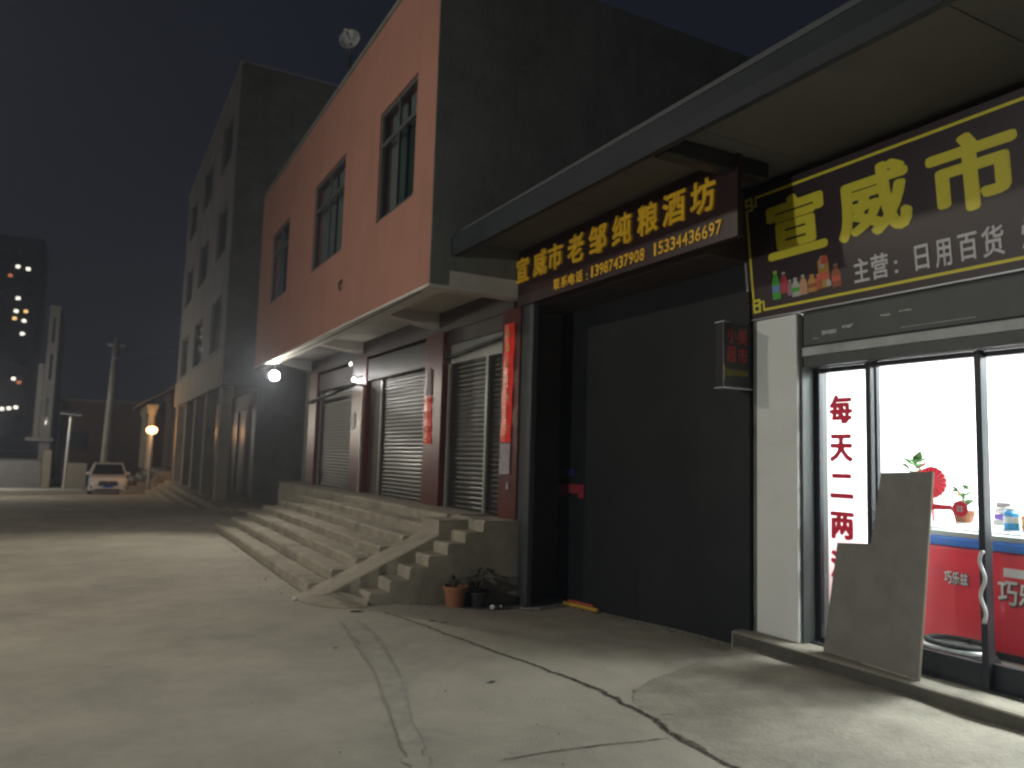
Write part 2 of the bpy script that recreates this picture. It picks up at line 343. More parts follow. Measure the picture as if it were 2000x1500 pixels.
# ------------------------------------------------------------------ shop building
shop = thing('shop_building', (5.2, 4.9, 0.0), 'single storey shop with a lit glass front, white pillar and deep eave', 'building')
st = MB()
yy = [5.09-0.35*i for i in range(24)]
ring = lambda y, j: [(4.985+j, y, 0.0), (4.99+j, y, 0.148), (5.02+j, y, 0.158), (5.62, y, 0.158), (5.62, y, 0.0)]
rr = [ring(y, random.uniform(-.008, .008)) for y in yy]
for i in range(len(rr)-1): st.add(rr[i]+rr[i+1], [(k, (k+1)%5, 5+(k+1)%5, 5+k) for k in range(5)])
st.add(rr[0], [(0,1,2,3,4)]); stp = st.build('front_step', 'apron', shop)
B(4.972, 4.979, -3, 5.06, 0.02, 0.142).build('riser', 'riser', stp)  # front face of the step, in darker concrete than its top
B(5.15, 5.52, 4.51, 4.96, 0.158, 2.88).build('pillar', 'pillar', shop, bevel=0.012)
B(5.155, 5.30, 4.965, 4.995, -0.1, 2.88).build('pillar_return', 'render', shop)
B(5.19, 5.5, 4.488, 4.508, 0.158, 2.86).build('shutter_guide', 'shutbox', shop, bevel=0.006)
B(5.30, 5.42, -2.5, 5.0, 2.93, 4.11).build('upper_wall', 'brownwall', shop)
B(5.20, 5.46, 0.5, 4.485, 2.60, 2.92).build('shutter_box', 'shutbox', shop, bevel=0.008)
B(5.185, 5.199, 0.5, 4.48, 2.515, 2.585).build('header_strip', 'strip', shop)
B(5.20, 5.46, 0.5, 4.483, 2.425, 2.598).build('door_header', 'shutbox', shop, bevel=0.005)
for y, z, w, h in ((4.22, 2.69, 0.16, 0.05), (4.05, 2.715, 0.12, 0.03), (3.72, 2.755, 0.10, 0.018), (3.55, 2.765, 0.13, 0.014), (4.35, 2.655, 0.07, 0.008), (3.3, 2.64, 0.6, 0.006)):
    pts = [(5.198, y+w*random.uniform(.3, .5)*sy, z+h*random.uniform(.3, .5)*sz) for sy, sz in ((1, 1), (.4, 1), (-.3, 1), (-1, 1), (-1, -1), (-.2, -1), (.3, -.4), (1, -1))]
    MB().add(pts, [tuple(range(8))]).build('peeled_patch', 'strip', shop)
# room
B(5.47, 9.6, -0.6, 5.0, 0.10, 0.156).build('floor', 'itile', shop)
B(9.6, 9.7, -0.7, 5.0, 0.1, 3.1).build('wall', 'white', shop); B(5.5, 9.6, 4.97, 5.10, 0.1, 3.1).build('wall', 'white', shop); B(5.47, 9.6, -0.75, -0.6, 0.1, 3.1).build('wall', 'white', shop)
B(5.44, 9.7, -0.7, 5.1, 3.0, 3.08).build('ceiling', 'white', shop)
B(5.18, 5.46, -4.0, 0.5, 0.158, 2.92).build('wall', 'render', shop)
for x in (7.2, 8.6):
    for y in (1.1, 3.3):
        f = B(x-0.32, x+0.32, y-0.62, y+0.62, 2.965, 2.998).build('ceiling_light', 'fwhite', shop); B(x-0.29, x+0.29, y-0.59, y+0.59, 2.955, 2.964).build('diffuser', 'litshop', f)
        ld = bpy.data.lights.new('ceiling_light_lamp', 'AREA'); ld.shape = 'RECTANGLE'; ld.size = 0.55; ld.size_y = 1.15; ld.energy = 235; ld.color = (0.97, 0.99, 1.0)
        lo = bpy.data.objects.new('ceiling_light_lamp', ld); COL.objects.link(lo); lo.parent = shop; lo.location = Vector((x, y, 2.945)) - shop.location
# sliding glass doors
def pane(name, y0, y1, xo, lb, z0=0.16, rail=0.17):
    d = B(xo, xo+0.004, y1+0.02, y0-0.02, z0+rail-0.02, 2.41).build(name, 'glass', shop); tag(d, lb)
    B(xo-0.022, xo+0.026, y0-0.045, y0, z0, 2.42).build('stile', 'dframe', d, bevel=0.004)
    B(xo-0.022, xo+0.026, y1, y1+0.045, z0, 2.42).build('stile', 'dframe', d, bevel=0.004)
    B(xo-0.02, xo+0.024, y1+0.046, y0-0.046, z0, z0+rail).build('bottom_rail', 'dframe', d, bevel=0.004)
    B(xo-0.02, xo+0.024, y1+0.046, y0-0.046, 2.38, 2.418).build('top_rail', 'dframe', d)
    return d
p1 = pane('fixed_glass_panel', 4.485, 3.90, 5.36, None, rail=0.05)
p2 = pane('glass_door', 3.955, 3.06, 5.30, None)
p3 = pane('glass_door', 3.12, 2.15, 5.36, None)
p4 = pane('glass_door', 2.2, 1.25, 5.30, None)
p5 = pane('fixed_glass_panel', 1.3, 0.52, 5.36, None)
B(5.26, 5.42, 0.5, 4.485, 0.159, 0.172).build('door_track', 'dark', shop)
sh = MB()
for k in range(2):
    pass
pts = [(5.262, 3.075+0.016*math.sin(k/20*math.pi*4), 1.06-0.46*k/20) for k in range(21)]
sh.tube([(5.30, 3.075, 1.06)]+pts+[(5.30, 3.075, 0.60)], 0.013, 8).build('door_handle', 'galv', p2, smooth=True)
# red characters on the left pane
for ch, zt, zb in (('每', 2.186, 1.946), ('天', 1.865, 1.638), ('二', 1.545, 1.346), ('两', 1.238, 1.02), ('酒', 0.928, 0.70)):
    put_glyph('character', ch, 'redtext', p1, (5.335, 4.335, zb), UY, UZ, 0.222, zt-zb, bold=0.055, depth=0.002)
# red round sticker with a band
stk = MB().lathe([(0.055, 0.0), (0.055, 0.002)], (5.297, 3.235, 1.335), 28, axis=(-1, 0, 0)).build('round_sticker', 'redtext', p2)
MB().add([(5.2955, 3.29, 1.352), (5.2955, 3.29, 1.322), (5.2955, 3.72, 1.30), (5.2955, 3.72, 1.372)], [(0, 1, 2, 3)]).build('sticker_band', 'redtext', p2)
for k in range(4): B(5.2938, 5.2945, 3.215+(k%2)*0.024, 3.233+(k%2)*0.024, 1.315+(k//2)*0.022, 1.331+(k//2)*0.022).build('sticker_mark', 'greyprint', p2)

# roof and eave over shop and gate
roof = MB(); roof.hull([(3.60, -5, 4.145), (12, -5, 4.75), (12, -5, 4.95), (3.60, -5, 4.24)], [(3.60, 8.08, 4.145), (12, 8.08, 4.75), (12, 8.08, 4.95), (3.60, 8.08, 4.24)])
rf = roof.build('roof', 'rooftop', shop)
gp = [(3.52, 3.91), (3.50, 4.0), (3.50, 4.13), (3.53, 4.16), (3.66, 4.16), (3.66, 4.10), (3.62, 3.94)]
g = MB(); g.hull([(x, -5, z-0.03) for x, z in gp], [(x, 8.09, z) for x, z in gp]); g.build('gutter', 'gutter', shop)
for i in range(7):
    y1 = 8.07-1.9*i; y0 = y1-1.894; dz = random.uniform(-.004, .004)
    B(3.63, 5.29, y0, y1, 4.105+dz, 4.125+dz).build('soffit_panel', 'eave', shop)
B(3.68, 4.78, 4.46, 4.60, 3.955, 4.10).build('bracket', 'dark', shop, bevel=0.01)

# ------------------------------------------------------------------ gateway
gt = thing('gateway', (4.8, 6.5, 0.0), 'dark double gate in a recess beside the orange building', 'gate')
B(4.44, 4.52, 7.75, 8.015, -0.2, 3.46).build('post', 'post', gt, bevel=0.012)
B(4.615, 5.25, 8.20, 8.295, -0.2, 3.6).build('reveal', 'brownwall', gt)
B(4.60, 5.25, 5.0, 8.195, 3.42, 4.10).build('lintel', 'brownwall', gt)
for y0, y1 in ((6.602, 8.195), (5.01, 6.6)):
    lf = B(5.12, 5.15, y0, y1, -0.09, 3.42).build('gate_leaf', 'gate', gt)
    for z in (1.06, 2.2): B(5.1178, 5.1195, y0+0.06, y1-0.06, z, z+0.03).build('rail', 'gate', lf)
    for z in (.25, 1.9, 3.1): MB().lathe([(.022, -.05), (.022, .05)], (5.112, (y1 if y1 > 7 else y0+.02)-.02, z), 10).build('hinge', 'gate', lf)
tag(B(5.10, 5.106, 7.80, 8.07, 1.40, 1.48).build('number_plate', mat('navy_enamel', (0.015, 0.022, 0.12), 0.35)), 'small dark blue plate fixed high on the left gate leaf', 'plate')
rn = MB(); rn.add([(5.102, 8.18, 1.29), (5.102, 7.60, 1.30), (5.102, 7.60, 1.14), (5.102, 7.71, 1.14), (5.102, 7.72, 1.19), (5.102, 7.95, 1.19), (5.102, 7.97, 1.135), (5.102, 8.14, 1.14)], [tuple(range(8))])
rn.build('paper_notice', mat('red_notice', (0.33, 0.02, 0.025), 0.5, var=0.5, scale=25, col2=(0.2, 0.03, 0.04)))
tag(bpy.data.objects['paper_notice'], 'torn red paper notice across the left gate leaf', 'notice')

# brewery sign
bs = thing('brewery_sign', (4.4, 6.2, 3.44), 'long dark red board with raised golden characters above the dark gate', 'sign')
B(4.405, 4.45, 4.44, 8.085, 3.44, 4.10).build('board', 'redboard', bs)
B(4.398, 4.46, 4.43, 8.086, 3.415, 3.438).build('edge_trim', 'redboard', bs)
for ch, yc in zip('宣威市老邹纯粮酒坊', (7.95, 7.53, 7.197, 6.78, 6.37, 5.96, 5.56, 5.19, 4.82)):
    h = random.uniform(.30, .325); w = random.uniform(.30, .325); o = (4.404, yc+w/2, 3.85-h/2)
    put_glyph('character', ch, 'gold', bs, o, UY, UZ, w, h, bold=0.034, depth=0.022)
def line_text(txt, y0, y1, zc, h, m, par, x, bold, depth=0.0):
    n = len(txt); p = (y0-y1)/n
    for i, ch in enumerate(txt):
        if ch == ' ': continue
        pass
        w = p*0.86; hh = h
        if ch in ':：': w = p*0.2; hh = h*0.6
        if ch == '1': w = p*0.36
        put_glyph('character', ch, m, par, (x, y0-p*(i+.5)+w/2, zc-h/2), UY, UZ, w, hh, bold, depth)
line_text('联系电话', 7.245, 6.64, 3.53, 0.125, 'gold', bs, 4.404, 0.022, 0.008)
line_text(':', 6.62, 6.52, 3.52, 0.11, 'gold', bs, 4.404, 0.03, 0.008)
line_text('13987437908', 6.515, 5.61, 3.53, 0.12, 'gold', bs, 4.404, 0.022, 0.008)
line_text('15334436697', 5.50, 4.60, 3.535, 0.12, 'gold', bs, 4.404, 0.022, 0.008)

# shop sign, leaning out at the top
ss = thing('shop_sign', (5.15, 3.0, 2.9), 'large maroon shop sign with yellow characters and yellow key border over the glass front', 'sign')
P0 = Vector((5.15, 4.99, 2.91)); T = Vector((-.12, 0, 1.13)).normalized(); U = Vector((0, -1, 0)); Nn = U.cross(T)
def sp(s, t, d=0.0): return P0 + U*s + T*t + Nn*d
def slab(s0, s1, t0, t1, d0, d1, name, m, par):
    a = [sp(s0, t0, d0), sp(s1, t0, d0), sp(s1, t1, d0), sp(s0, t1, d0)]; b = [sp(s0, t0, d1), sp(s1, t0, d1), sp(s1, t1, d1), sp(s0, t1, d1)]
    return MB().hull(a, b).build(name, m, par)
LEN = 5.6
slab(-0.03, LEN, -0.01, 1.13, -0.06, 0.0, 'board', 'signboard', ss)
slab(-0.052, -0.031, -0.02, 0.72, -0.06, 0.006, 'edge_trim', 'alu', ss); slab(-0.052, LEN, -0.022, -0.0105, -0.06, 0.006, 'edge_trim', 'alu', ss)
def bline(pts, w=0.026):
    for (a, b), (c, d) in zip(pts[:-1], pts[1:]):
        slab(min(a, c)-w/2, max(a, c)+w/2, min(b, d)-w/2, max(b, d)+w/2, 0.0005, 0.002+random.random()*0.001, 'border_line', 'yellow', ss)
w = 0.022
bline([(0.018, 0.125), (0.018, 0.94)], w); bline([(0.145, 0.057), (LEN-0.15, 0.057)], w); bline([(0.145, 1.062), (LEN-0.15, 1.062)], w)
for t0, sg in ((0.057, 1), (1.062, -1)):
    bline([(0.018, t0+sg*0.094), (0.085, t0+sg*0.094)], w); bline([(0.085, t0+sg*0.072), (0.085, t0-sg*0.005)], w); bline([(0.063, t0-sg*0.006), (0.018, t0-sg*0.006)], w)
    bline([(0.018, t0+sg*0.016), (0.018, t0+sg*0.05)], w); bline([(0.040, t0+sg*0.05), (0.063, t0+sg*0.05)], w); bline([(0.107, t0+sg*0.072), (0.132, t0+sg*0.072)], w*.9); bline([(0.132, t0+sg*0.05), (0.132, t0+sg*0.0)], w*.9)
for ch, s0, s1, t0, t1 in (('宣', .227, .85, .463, .985), ('威', .955, 1.59, .445, .985), ('市', 1.714, 2.333, .44, .978)):
    put_glyph('character', ch, 'yellow', ss, sp(s0, t0, 0.002), U, T, s1-s0, t1-t0, bold=0.042)
for ch, s0, s1, t0, t1 in (('主', 1.064, 1.20, .12, .306), ('营', 1.218, 1.363, .115, .306), (':', 1.41, 1.438, .13, .225), ('日', 1.574, 1.68, .115, .296), ('用', 1.728, 1.845, .105, .298), ('百', 1.892, 2.025, .113, .300), ('货', 2.053, 2.197, .105, .31), ('烟', 2.305, 2.445, .108, .305)):
    put_glyph('character', ch, 'greyprint', ss, sp(s0, t0, 0.002), U, T, s1-s0, t1-t0, bold=0.022)
def print_bottle(s, w, t0, t1, body, cap, lab=None, d=0.0012, box=False):
    h = t1-t0
    prof = [(-.5, 0), (.5, 0), (.5, .55), (.36, .72), (.2, .82), (.2, .9), (-.2, .9), (-.2, .82), (-.36, .72), (-.5, .55)] if not box else [(-.5, 0), (.5, 0), (.5, .9), (-.5, .9)]
    o = MB().add([sp(s+a*w, t0+b*h, d) for a, b in prof], [tuple(range(len(prof)))]).build('printed_bottle', BOT[body], ss)
    MB().add([sp(s+a*w, t0+b*h, d) for a, b in ((-.24, .9), (.24, .9), (.24, 1), (-.24, 1))], [(0, 1, 2, 3)]).build('cap', BOT[cap], o)
    if lab: MB().add([sp(s+a*w, t0+b*h, d+.0008) for a, b in ((-.5, .25), (.5, .25), (.5, .48), (-.5, .48))], [(0, 1, 2, 3)]).build('printed_label', BOT[lab], o)
for a in ((.285, .088, .125, .375, 'green', 'lime', 'blue'), (.375, .075, .165, .345, 'crimson', 'pale', 'crimson'), (.435, .06, .135, .268, 'mauve', 'pale'), (.495, .085, .115, .275, 'pale', 'pale', 'green'),
          (.575, .075, .118, .285, 'peach', 'pale'), (.665, .09, .125, .27, 'amber', 'amber', 'brown'), (.73, .07, .135, .26, 'scarlet', 'amber')): print_bottle(*a)
print_bottle(.785, .105, .14, .395, 'amber', 'scarlet', 'scarlet', box=True); print_bottle(.775, .04, .3, .4, 'pale', 'pale', d=.0028, box=True); print_bottle(.80, .07, .33, .4, 'scarlet', 'scarlet', d=.0044, box=True)
print_bottle(.90, .085, .125, .31, 'brown', 'mauve', 'scarlet'); print_bottle(.83, .045, .145, .2, 'pale', 'pale', d=.005)

# small projecting sign box on the corner
ls = thing('hanging_sign_box', (5.0, 5.0, 2.26), 'small black sign box with red characters hung beside the white pillar', 'sign')
B(4.80, 5.145, 5.0, 5.10, 2.27, 2.84).build('box', 'black', ls, bevel=0.006)
for a in ((4.79, 5.146, 4.99, 5.105, 2.255, 2.269), (4.79, 4.86, 4.99, 5.105, 2.841, 2.853)): B(*a).build('edge_trim', 'alu', ls)
dred = mat('dull_red_print', (0.42, 0.045, 0.04), 0.5); dyel = mat('dull_yellow_print', (0.26, 0.22, 0.02), 0.5)
for ch, x, z in (('小', 4.835, 2.66), ('美', 4.965, 2.65), ('超', 4.83, 2.49), ('市', 4.965, 2.48)):
    put_glyph('character', ch, dred, ls, (x, 4.998, z), (1, 0, 0), UZ, 0.115, 0.15, bold=0.03)
for k in range(11): B(4.835+k*0.0235, 4.85+k*0.0235, 4.997, 4.9985, 2.37+random.uniform(-.004, .004), 2.425).build('printed_digit', dyel, ls)
B(4.803, 4.818, 4.997, 4.999, 2.33, 2.46).build('side_print', dyel, ls)

# ------------------------------------------------------------------ inside the shop
fz = thing('chest_freezer', (6.5, 3.3, 0.156), 'red chest freezer with blue band and white lettering behind the glass doors', 'freezer')
B(6.2, 6.85, 2.0, 4.55, 0.22, 0.98).build('body', 'fred', fz, bevel=0.02)
B(6.26, 6.8, 2.05, 4.5, 0.157, 0.219).build('plinth', 'rubber', fz)
B(6.18, 6.87, 1.99, 4.56, 0.983, 1.06).build('rim', 'fblue', fz, bevel=0.02)
cv = MB(); prof = [(6.2, 1.062), (6.2, 1.10), (6.35, 1.145), (6.55, 1.16), (6.75, 1.145), (6.86, 1.10), (6.86, 1.062)]
cv.hull([(x, 2.0, z) for x, z in prof], [(x, 4.55, z) for x, z in prof]); cv.build('lid', mat('lid_plastic', (0.5, 0.58, 0.55), 0.15, spec=0.6), fz)
B(6.19, 6.2, 2.0, 4.55, 1.115, 1.125).build('lid_trim', 'alu', fz)
shade = mat('letter_shadow', (0.09, 0.02, 0.03), 0.5)
for i, ch in enumerate('巧乐兹'):
    put_glyph('letter_shadow', ch, shade, fz, (6.1965, 3.925-i*.066, 0.675), UY, UZ, .066, .105, 0.045); put_glyph('character', ch, 'fwhite', fz, (6.1945, 3.93-i*.066, 0.682), UY, UZ, .062, .098, 0.024)
    put_glyph('letter_shadow', ch, shade, fz, (6.1965, 3.50-i*.15, 0.575), UY, UZ, .15, .19, 0.045); put_glyph('character', ch, 'fwhite', fz, (6.1945, 3.505-i*.15, 0.59), UY, UZ, .145, .18, 0.024)
B(6.194, 6.1985, 3.05, 3.46, 0.80, 0.865).build('printed_band', 'fwhite', fz)
coil = thing('coiled_hose', (5.75, 3.6, 0.157), 'dark coiled hose lying on the shop floor behind the glass door', 'hose')
for k in range(5):
    pts = [(5.78+(.21-.012*k)*math.cos(a*math.pi/12), 3.58+(.30-.02*k)*math.sin(a*math.pi/12), 0.18+0.034*k) for a in range(25)]
    MB().tube(pts, 0.02, 8).build('loop', 'rubber' if k != 3 else 'galv', coil, smooth=True)
def leafy(root, c, n, rad, hgt, ln, m, seed, up=0.5):
    rnd = random.Random(seed)
    for i in range(n):
        a = rnd.uniform(0, 2*math.pi); d = Vector((math.cos(a), math.sin(a), rnd.uniform(up*.4, up*2))).normalized(); b = Vector(c) + Vector((d.x, d.y, 0))*rad*rnd.uniform(.1, 1) + Vector((0, 0, hgt*rnd.uniform(.1, 1)))
        s = d.cross(Vector((0, 0, 1))).normalized()*ln*rnd.uniform(.12, .2); L = ln*rnd.uniform(.6, 1.1); drop = Vector((0, 0, -L*rnd.uniform(.15, .5)))
        q = [b, b+d*L*.4+s, b+d*L+drop, b+d*L*.4-s, b+d*L*.45-Vector((0, 0, .008))]
        mb = MB(); mb.add(q, [(0, 1, 4), (1, 2, 4), (2, 3, 4), (3, 0, 4)]); mb.build('leaf', m, root)
def potplant(name, c, label, seed, n=26, ph=0.14, pr=0.09, lf=0.2, potm='terracotta', leafm='leaf', hgt=.25, up=.5, rad=.06):
    t = thing(name, c, label, 'plant')
    MB().lathe([(pr*.72, 0), (pr*.95, ph*.85), (pr*1.08, ph*.86), (pr*1.08, ph), (pr*.92, ph), (pr*.9, ph*.9)], c, 20).build('pot', potm, t, smooth=False)
    MB().lathe([(pr*.88, ph*.86), (pr*.4, ph*.9)], c, 14).build('soil', 'soil', t)
    leafy(t, (c[0], c[1], c[2]+ph*.9), n, rad, hgt, lf, leafm, seed, up)
    for k in range(3): MB().tube([(c[0], c[1], c[2]+ph*.85), (c[0]+.03*(k-1), c[1]+.02*(k-1), c[2]+ph+hgt*.8)], [.006, .003], 6).build('stem', leafm, t)
    return t
potplant('potted_plant', (6.6, 4.44, 1.152), 'leafy green plant on the freezer behind the leaning board', 5, n=48, lf=.26, hgt=.38)
potplant('potted_plant', (6.6, 4.0, 1.158), 'low green plant on the freezer beside the red sticker', 6, n=30, lf=.2, hgt=.2, ph=.1)
fan = thing('red_fan', (6.35, 4.12, 1.16), 'round pleated red paper fan with thin wire ring above the freezer', 'decoration')
mb = MB(); n = 36; mb.v = [(6.35, 4.12, 1.49)] + [(6.35+(.012 if k % 2 else -.012), 4.12+.135*math.cos(2*math.pi*k/n), 1.49+.135*math.sin(2*math.pi*k/n)) for k in range(n)]
mb.f = [(0, k+1, (k+1) % n+1) for k in range(n)]; mb.build('disc', mat('fan_red', (0.75, 0.03, 0.06), 0.6), fan)
MB().tube([(6.33, 4.06+.2*math.cos(a*math.pi/16), 1.48+.2*math.sin(a*math.pi/16)) for a in range(33)], .004, 6).build('wire_ring', 'fred', fan)
MB().tube([(6.36, 4.12, 1.16), (6.36, 4.12, 1.36)], .01, 8).build('handle', 'fred', fan)
for k in range(5):
    a = R(20+35*k); MB().lathe([(.004, -.01), (.01, 0), (.004, .01)], (6.33, 4.06+.2*math.cos(a), 1.48+.2*math.sin(a)), 8).build('bead', 'fred', fan)
def jar(name, c, r, h, m, label, cat, capm='fwhite'):
    t = thing(name, c, label, cat)
    MB().lathe([(r*.92, 0), (r, .01), (r, h*.78), (r*.7, h*.86), (r*.7, h*.9)], c, 18).build('body', m, t, smooth=False)
    MB().lathe([(r*.76, h*.88), (r*.76, h)], c, 18).build('cap', capm, t); MB().lathe([(r*1.01, h*.3), (r*1.01, h*.6)], c, 18).build('wrapper', capm, t); return t
jar('blue_jar', (6.4, 3.50, 1.147), .055, .17, mat('blue_plastic', (0.05, 0.35, 0.75), 0.4), 'bright blue jar standing on the freezer beside the door stile', 'jar')
jar('amber_jar', (6.42, 3.37, 1.148), .06, .14, mat('amber_plastic', (0.75, 0.36, 0.06), 0.4), 'amber jar on the freezer next to the blue jar', 'jar', mat('amber_cap', (0.8, .5, .15), .5))
jar('amber_jar', (6.44, 3.22, 1.148), .065, .14, mat('orange_plastic', (0.7, 0.28, 0.04), 0.4), 'wide orange jar on the freezer at the right edge of the picture', 'jar', mat('orange_cap', (0.75, .45, .2), .5))
pk = thing('snack_packet_stack', (6.75, 3.70, 1.13), 'small stack of purple and pale packets at the back of the freezer', 'packets')
for k, m_ in enumerate(('fwhite', mat('purple_pack', (.22, .12, .5), .5), 'fwhite', 'paper')): B(6.70, 6.83, 3.64+.01*k, 3.82-.01*k, 1.147+.05*k, 1.193+.05*k).build('packet', m_, pk, bevel=.008)

# leaning board
lb = thing('leaning_board', (5.15, 3.8, 0.16), 'grey stepped plywood board leaning against the glass door', 'board')
bp = [(5.116, 3.414, .161), (5.19, 4.255, .161), (5.283, 4.19, .998), (5.262, 3.872, 1.026), (5.322, 3.819, 1.562), (5.292, 3.39, 1.582)]
a = Vector(bp[1])-Vector(bp[0]); nn = a.cross(Vector((.12, 0, 1))).normalized()
if nn.x > 0: nn = -nn
q0 = Vector(bp[0]); vv = Vector((.13, 0, 1)).normalized(); vv = (vv - nn*vv.dot(nn)).normalized()
flat = [Vector(p) - nn*((Vector(p)-q0).dot(nn)) - Vector((.035, 0, 0)) for p in bp]
MB().hull([p + nn*.0 for p in flat], [p + nn*.016 for p in flat]).build('sheet', 'board', lb)
e0, e1 = flat[0], flat[5]
MB().tube([e0+nn*.008+Vector((0, -.002, .0)), e1+nn*.008+Vector((0, -.002, 0))], .0085, 6).build('raw_edge', 'boardedge', lb)
MB().tube([flat[0]+nn*.014+Vector((0, 0, -.002)), flat[0].lerp(flat[1], .55)+nn*.014+Vector((0, 0, -.002))], .006, 6).build('raw_edge', 'boardedge', lb)

# ------------------------------------------------------------------ orange building
ob = thing('orange_building', (4.0, 8.1, 0.0), 'two storey building with orange overhanging upper floor and shuttered shops below', 'building')
WINS = [(8.74, 10.17, 4.79, 6.38), (11.88, 13.87, 4.82, 6.42), (15.93, 17.7, 4.85, 6.44)]
wall_x(3.25, 3.49, 8.1, 19.05, 3.56, 7.72, WINS).build('front_wall', 'orange', ob)
B(3.23, 3.51, 8.08, 19.07, 7.723, 7.80).build('coping', 'render', ob)
B(3.253, 14.0, 7.985+.1, 8.098, 3.56, 7.70).build('side_wall', 'render', ob)
B(4.6, 14.0, 8.30, 8.5, -0.2, 3.558).build('side_wall', 'render', ob)
B(4.6, 14.0, 18.8, 19.03, 0, 7.7).build('side_wall', 'render', ob); B(13.8, 14.0, 8.3, 18.8, 0, 7.7).build('back_wall', 'render', ob)
B(3.492, 13.99, 8.1, 19.0, 7.5, 7.68).build('roof', 'render', ob)
B(3.235, 3.50, 8.075, 19.06, 3.525, 3.557).build('drip_edge', 'soffit', ob)
B(3.505, 4.75, 8.1, 19.04, 3.74, 3.90).build('overhang_slab', 'soffit', ob)
B(3.5, 4.6, 8.08, 8.30, 3.53, 3.739).build('edge_beam', 'soffit', ob)
for y in (10.74, 14.49, 18.5):
    MB().hull([(3.502, y-.13, 3.64), (4.455, y-.13, 3.50), (4.455, y-.13, 3.738), (3.502, y-.13, 3.738)], [(3.502, y+.13, 3.64), (4.455, y+.13, 3.50), (4.455, y+.13, 3.738), (3.502, y+.13, 3.738)]).build('cantilever_beam', 'soffit', ob)
for i, (y0, y1, z0, z1) in enumerate(WINS):
    wf = wall_x(3.275, 3.315, y0+.002, y1-.002, z0+.002, z1-.002, [(y0+.05, (y0+y1)/2-.02, z0+.05, z0+.68*(z1-z0)), ((y0+y1)/2+.02, y1-.05, z0+.05, z0+.68*(z1-z0)), (y0+.05, (y0+y1)/2-.02, z0+.72*(z1-z0), z1-.05), ((y0+y1)/2+.02, y1-.05, z0+.72*(z1-z0), z1-.05)]).build('window', 'wframe', ob)
    for (a, b) in ((y0+.05, (y0+y1)/2-.02), ((y0+y1)/2+.02, y1-.05)):
        B(3.290, 3.294, a, b, z0+.05, z0+.68*(z1-z0)).build('pane', glass_mat('pane_tint', (.62, .72, .68)) if i == 0 and a == y0+.05 else 'glass', wf); B(3.291, 3.295, a, b, z0+.72*(z1-z0), z1-.05).build('pane', 'glass', wf)
    yc = (y0+y1)/2; cw = []
    for (a, b) in ((y0+.25, yc-.1), (yc+.06, y1-.1)):
        mb = MB(); n = 24
        for k in range(n+1):
            y = a+(b-a)*k/n; x = 3.42+.025*math.sin(k*1.6)
            mb.v += [(x, y, z0+.02), (x, y, z1-.03)]
        mb.f = [(2*k, 2*k+2, 2*k+3, 2*k+1) for k in range(n)]; mb.build('curtain', 'curtain', wf, smooth=True)
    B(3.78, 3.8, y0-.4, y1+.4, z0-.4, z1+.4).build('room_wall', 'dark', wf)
# ground floor front
B(4.47, 4.7, 8.3, 19.0, 3.42, 3.738).build('upper_band', 'brownwall', ob)
def pil(y0, y1, m='redtile', x=4.42): return B(x, 4.61 if y0 < 8.1 else 4.72, y0, y1, 0.5, 3.418).build('pillar', m, ob, bevel=.008)
pil(8.02, 8.48); pil(10.36, 11.04); pil(13.98, 14.84); pil(17.62, 18.3); B(4.5, 4.72, 18.3, 19.0, .5, 3.418).build('wall', 'brownwall', ob)
B(4.5, 4.62, 8.482, 8.50, .86, 3.2).build('jamb', 'brownwall', ob)
def shutter(y0, y1, z0, z1, x, pitch=0.066):
    mb = MB(); n = int((z1-z0)/pitch); prof = []
    for i in range(n):
        z = z0+i*pitch
        prof += [(x, z), (x-.006, z+pitch*.18), (x-.008, z+pitch*.45), (x-.006, z+pitch*.72), (x, z+pitch*.9)]
    prof.append((x, z1))
    for X, Z in prof: mb.v += [(X, y0, Z), (X, y1, Z)]
    mb.f = [(2*i, 2*i+1, 2*i+3, 2*i+2) for i in range(len(prof)-1)]
    return mb.build('roller_shutter', 'shutter', ob)
def rails(sh, ys, z0, z1, x=4.50, w=.05):
    for y in ys: B(x-.03, x+.012, y-w/2, y+w/2, z0, z1).build('guide_rail', 'rail', sh, bevel=.004)
s1 = shutter(8.5, 10.36, .862, 2.93, 4.55); rails(s1, (10.29, 9.05), .858, 2.93, 4.53, .07)
tr = MB()
for k in range(62):
    y = 8.5+k*.03; tr.v += [(4.53 + (.012 if k % 2 else 0), y, 2.935), (4.53 + (.012 if k % 2 else 0), y, 3.215)]
tr.f = [(2*k, 2*k+2, 2*k+3, 2*k+1) for k in range(61)]; tro = tr.build('transom_sheet', 'transom', ob)
MB().tube([(4.47, 8.5, 3.12), (4.47, 10.36, 3.02)], .022, 8).build('conduit', 'dark', tro)
B(4.5, 4.6, 8.5, 10.36, 3.217, 3.42).build('upper_wall', 'brownwall', ob)
s2 = shutter(11.04, 13.9, .862, 2.93, 4.55); rails(s2, (13.3, 11.07), .858, 2.93, 4.53, .05)
B(4.44, 4.72, 11.045, 13.975, 2.94, 3.36).build('shutter_box', 'shutter', ob, bevel=.02)
B(4.52, 4.6, 13.32, 13.975, .858, 2.935).build('side_panel', 'brownwall', ob)
s3 = shutter(14.85, 17.6, .862, 2.95, 4.55); rails(s3, (17.56, 14.87), .858, 2.95, 4.53, .05)
B(4.46, 4.72, 14.845, 17.6, 2.955, 3.36).build('shutter_box', 'brownwall', ob, bevel=.02)
B(4.39, 4.418, 14.06, 14.13, .86, 2.9).build('downpipe', 'rail', ob, bevel=.006)
MB().tube([(4.30, 17.8, 2.72), (4.18, 13.9, 2.86)], .035, 10).build('awning_bar', 'dark', ob, smooth=True)
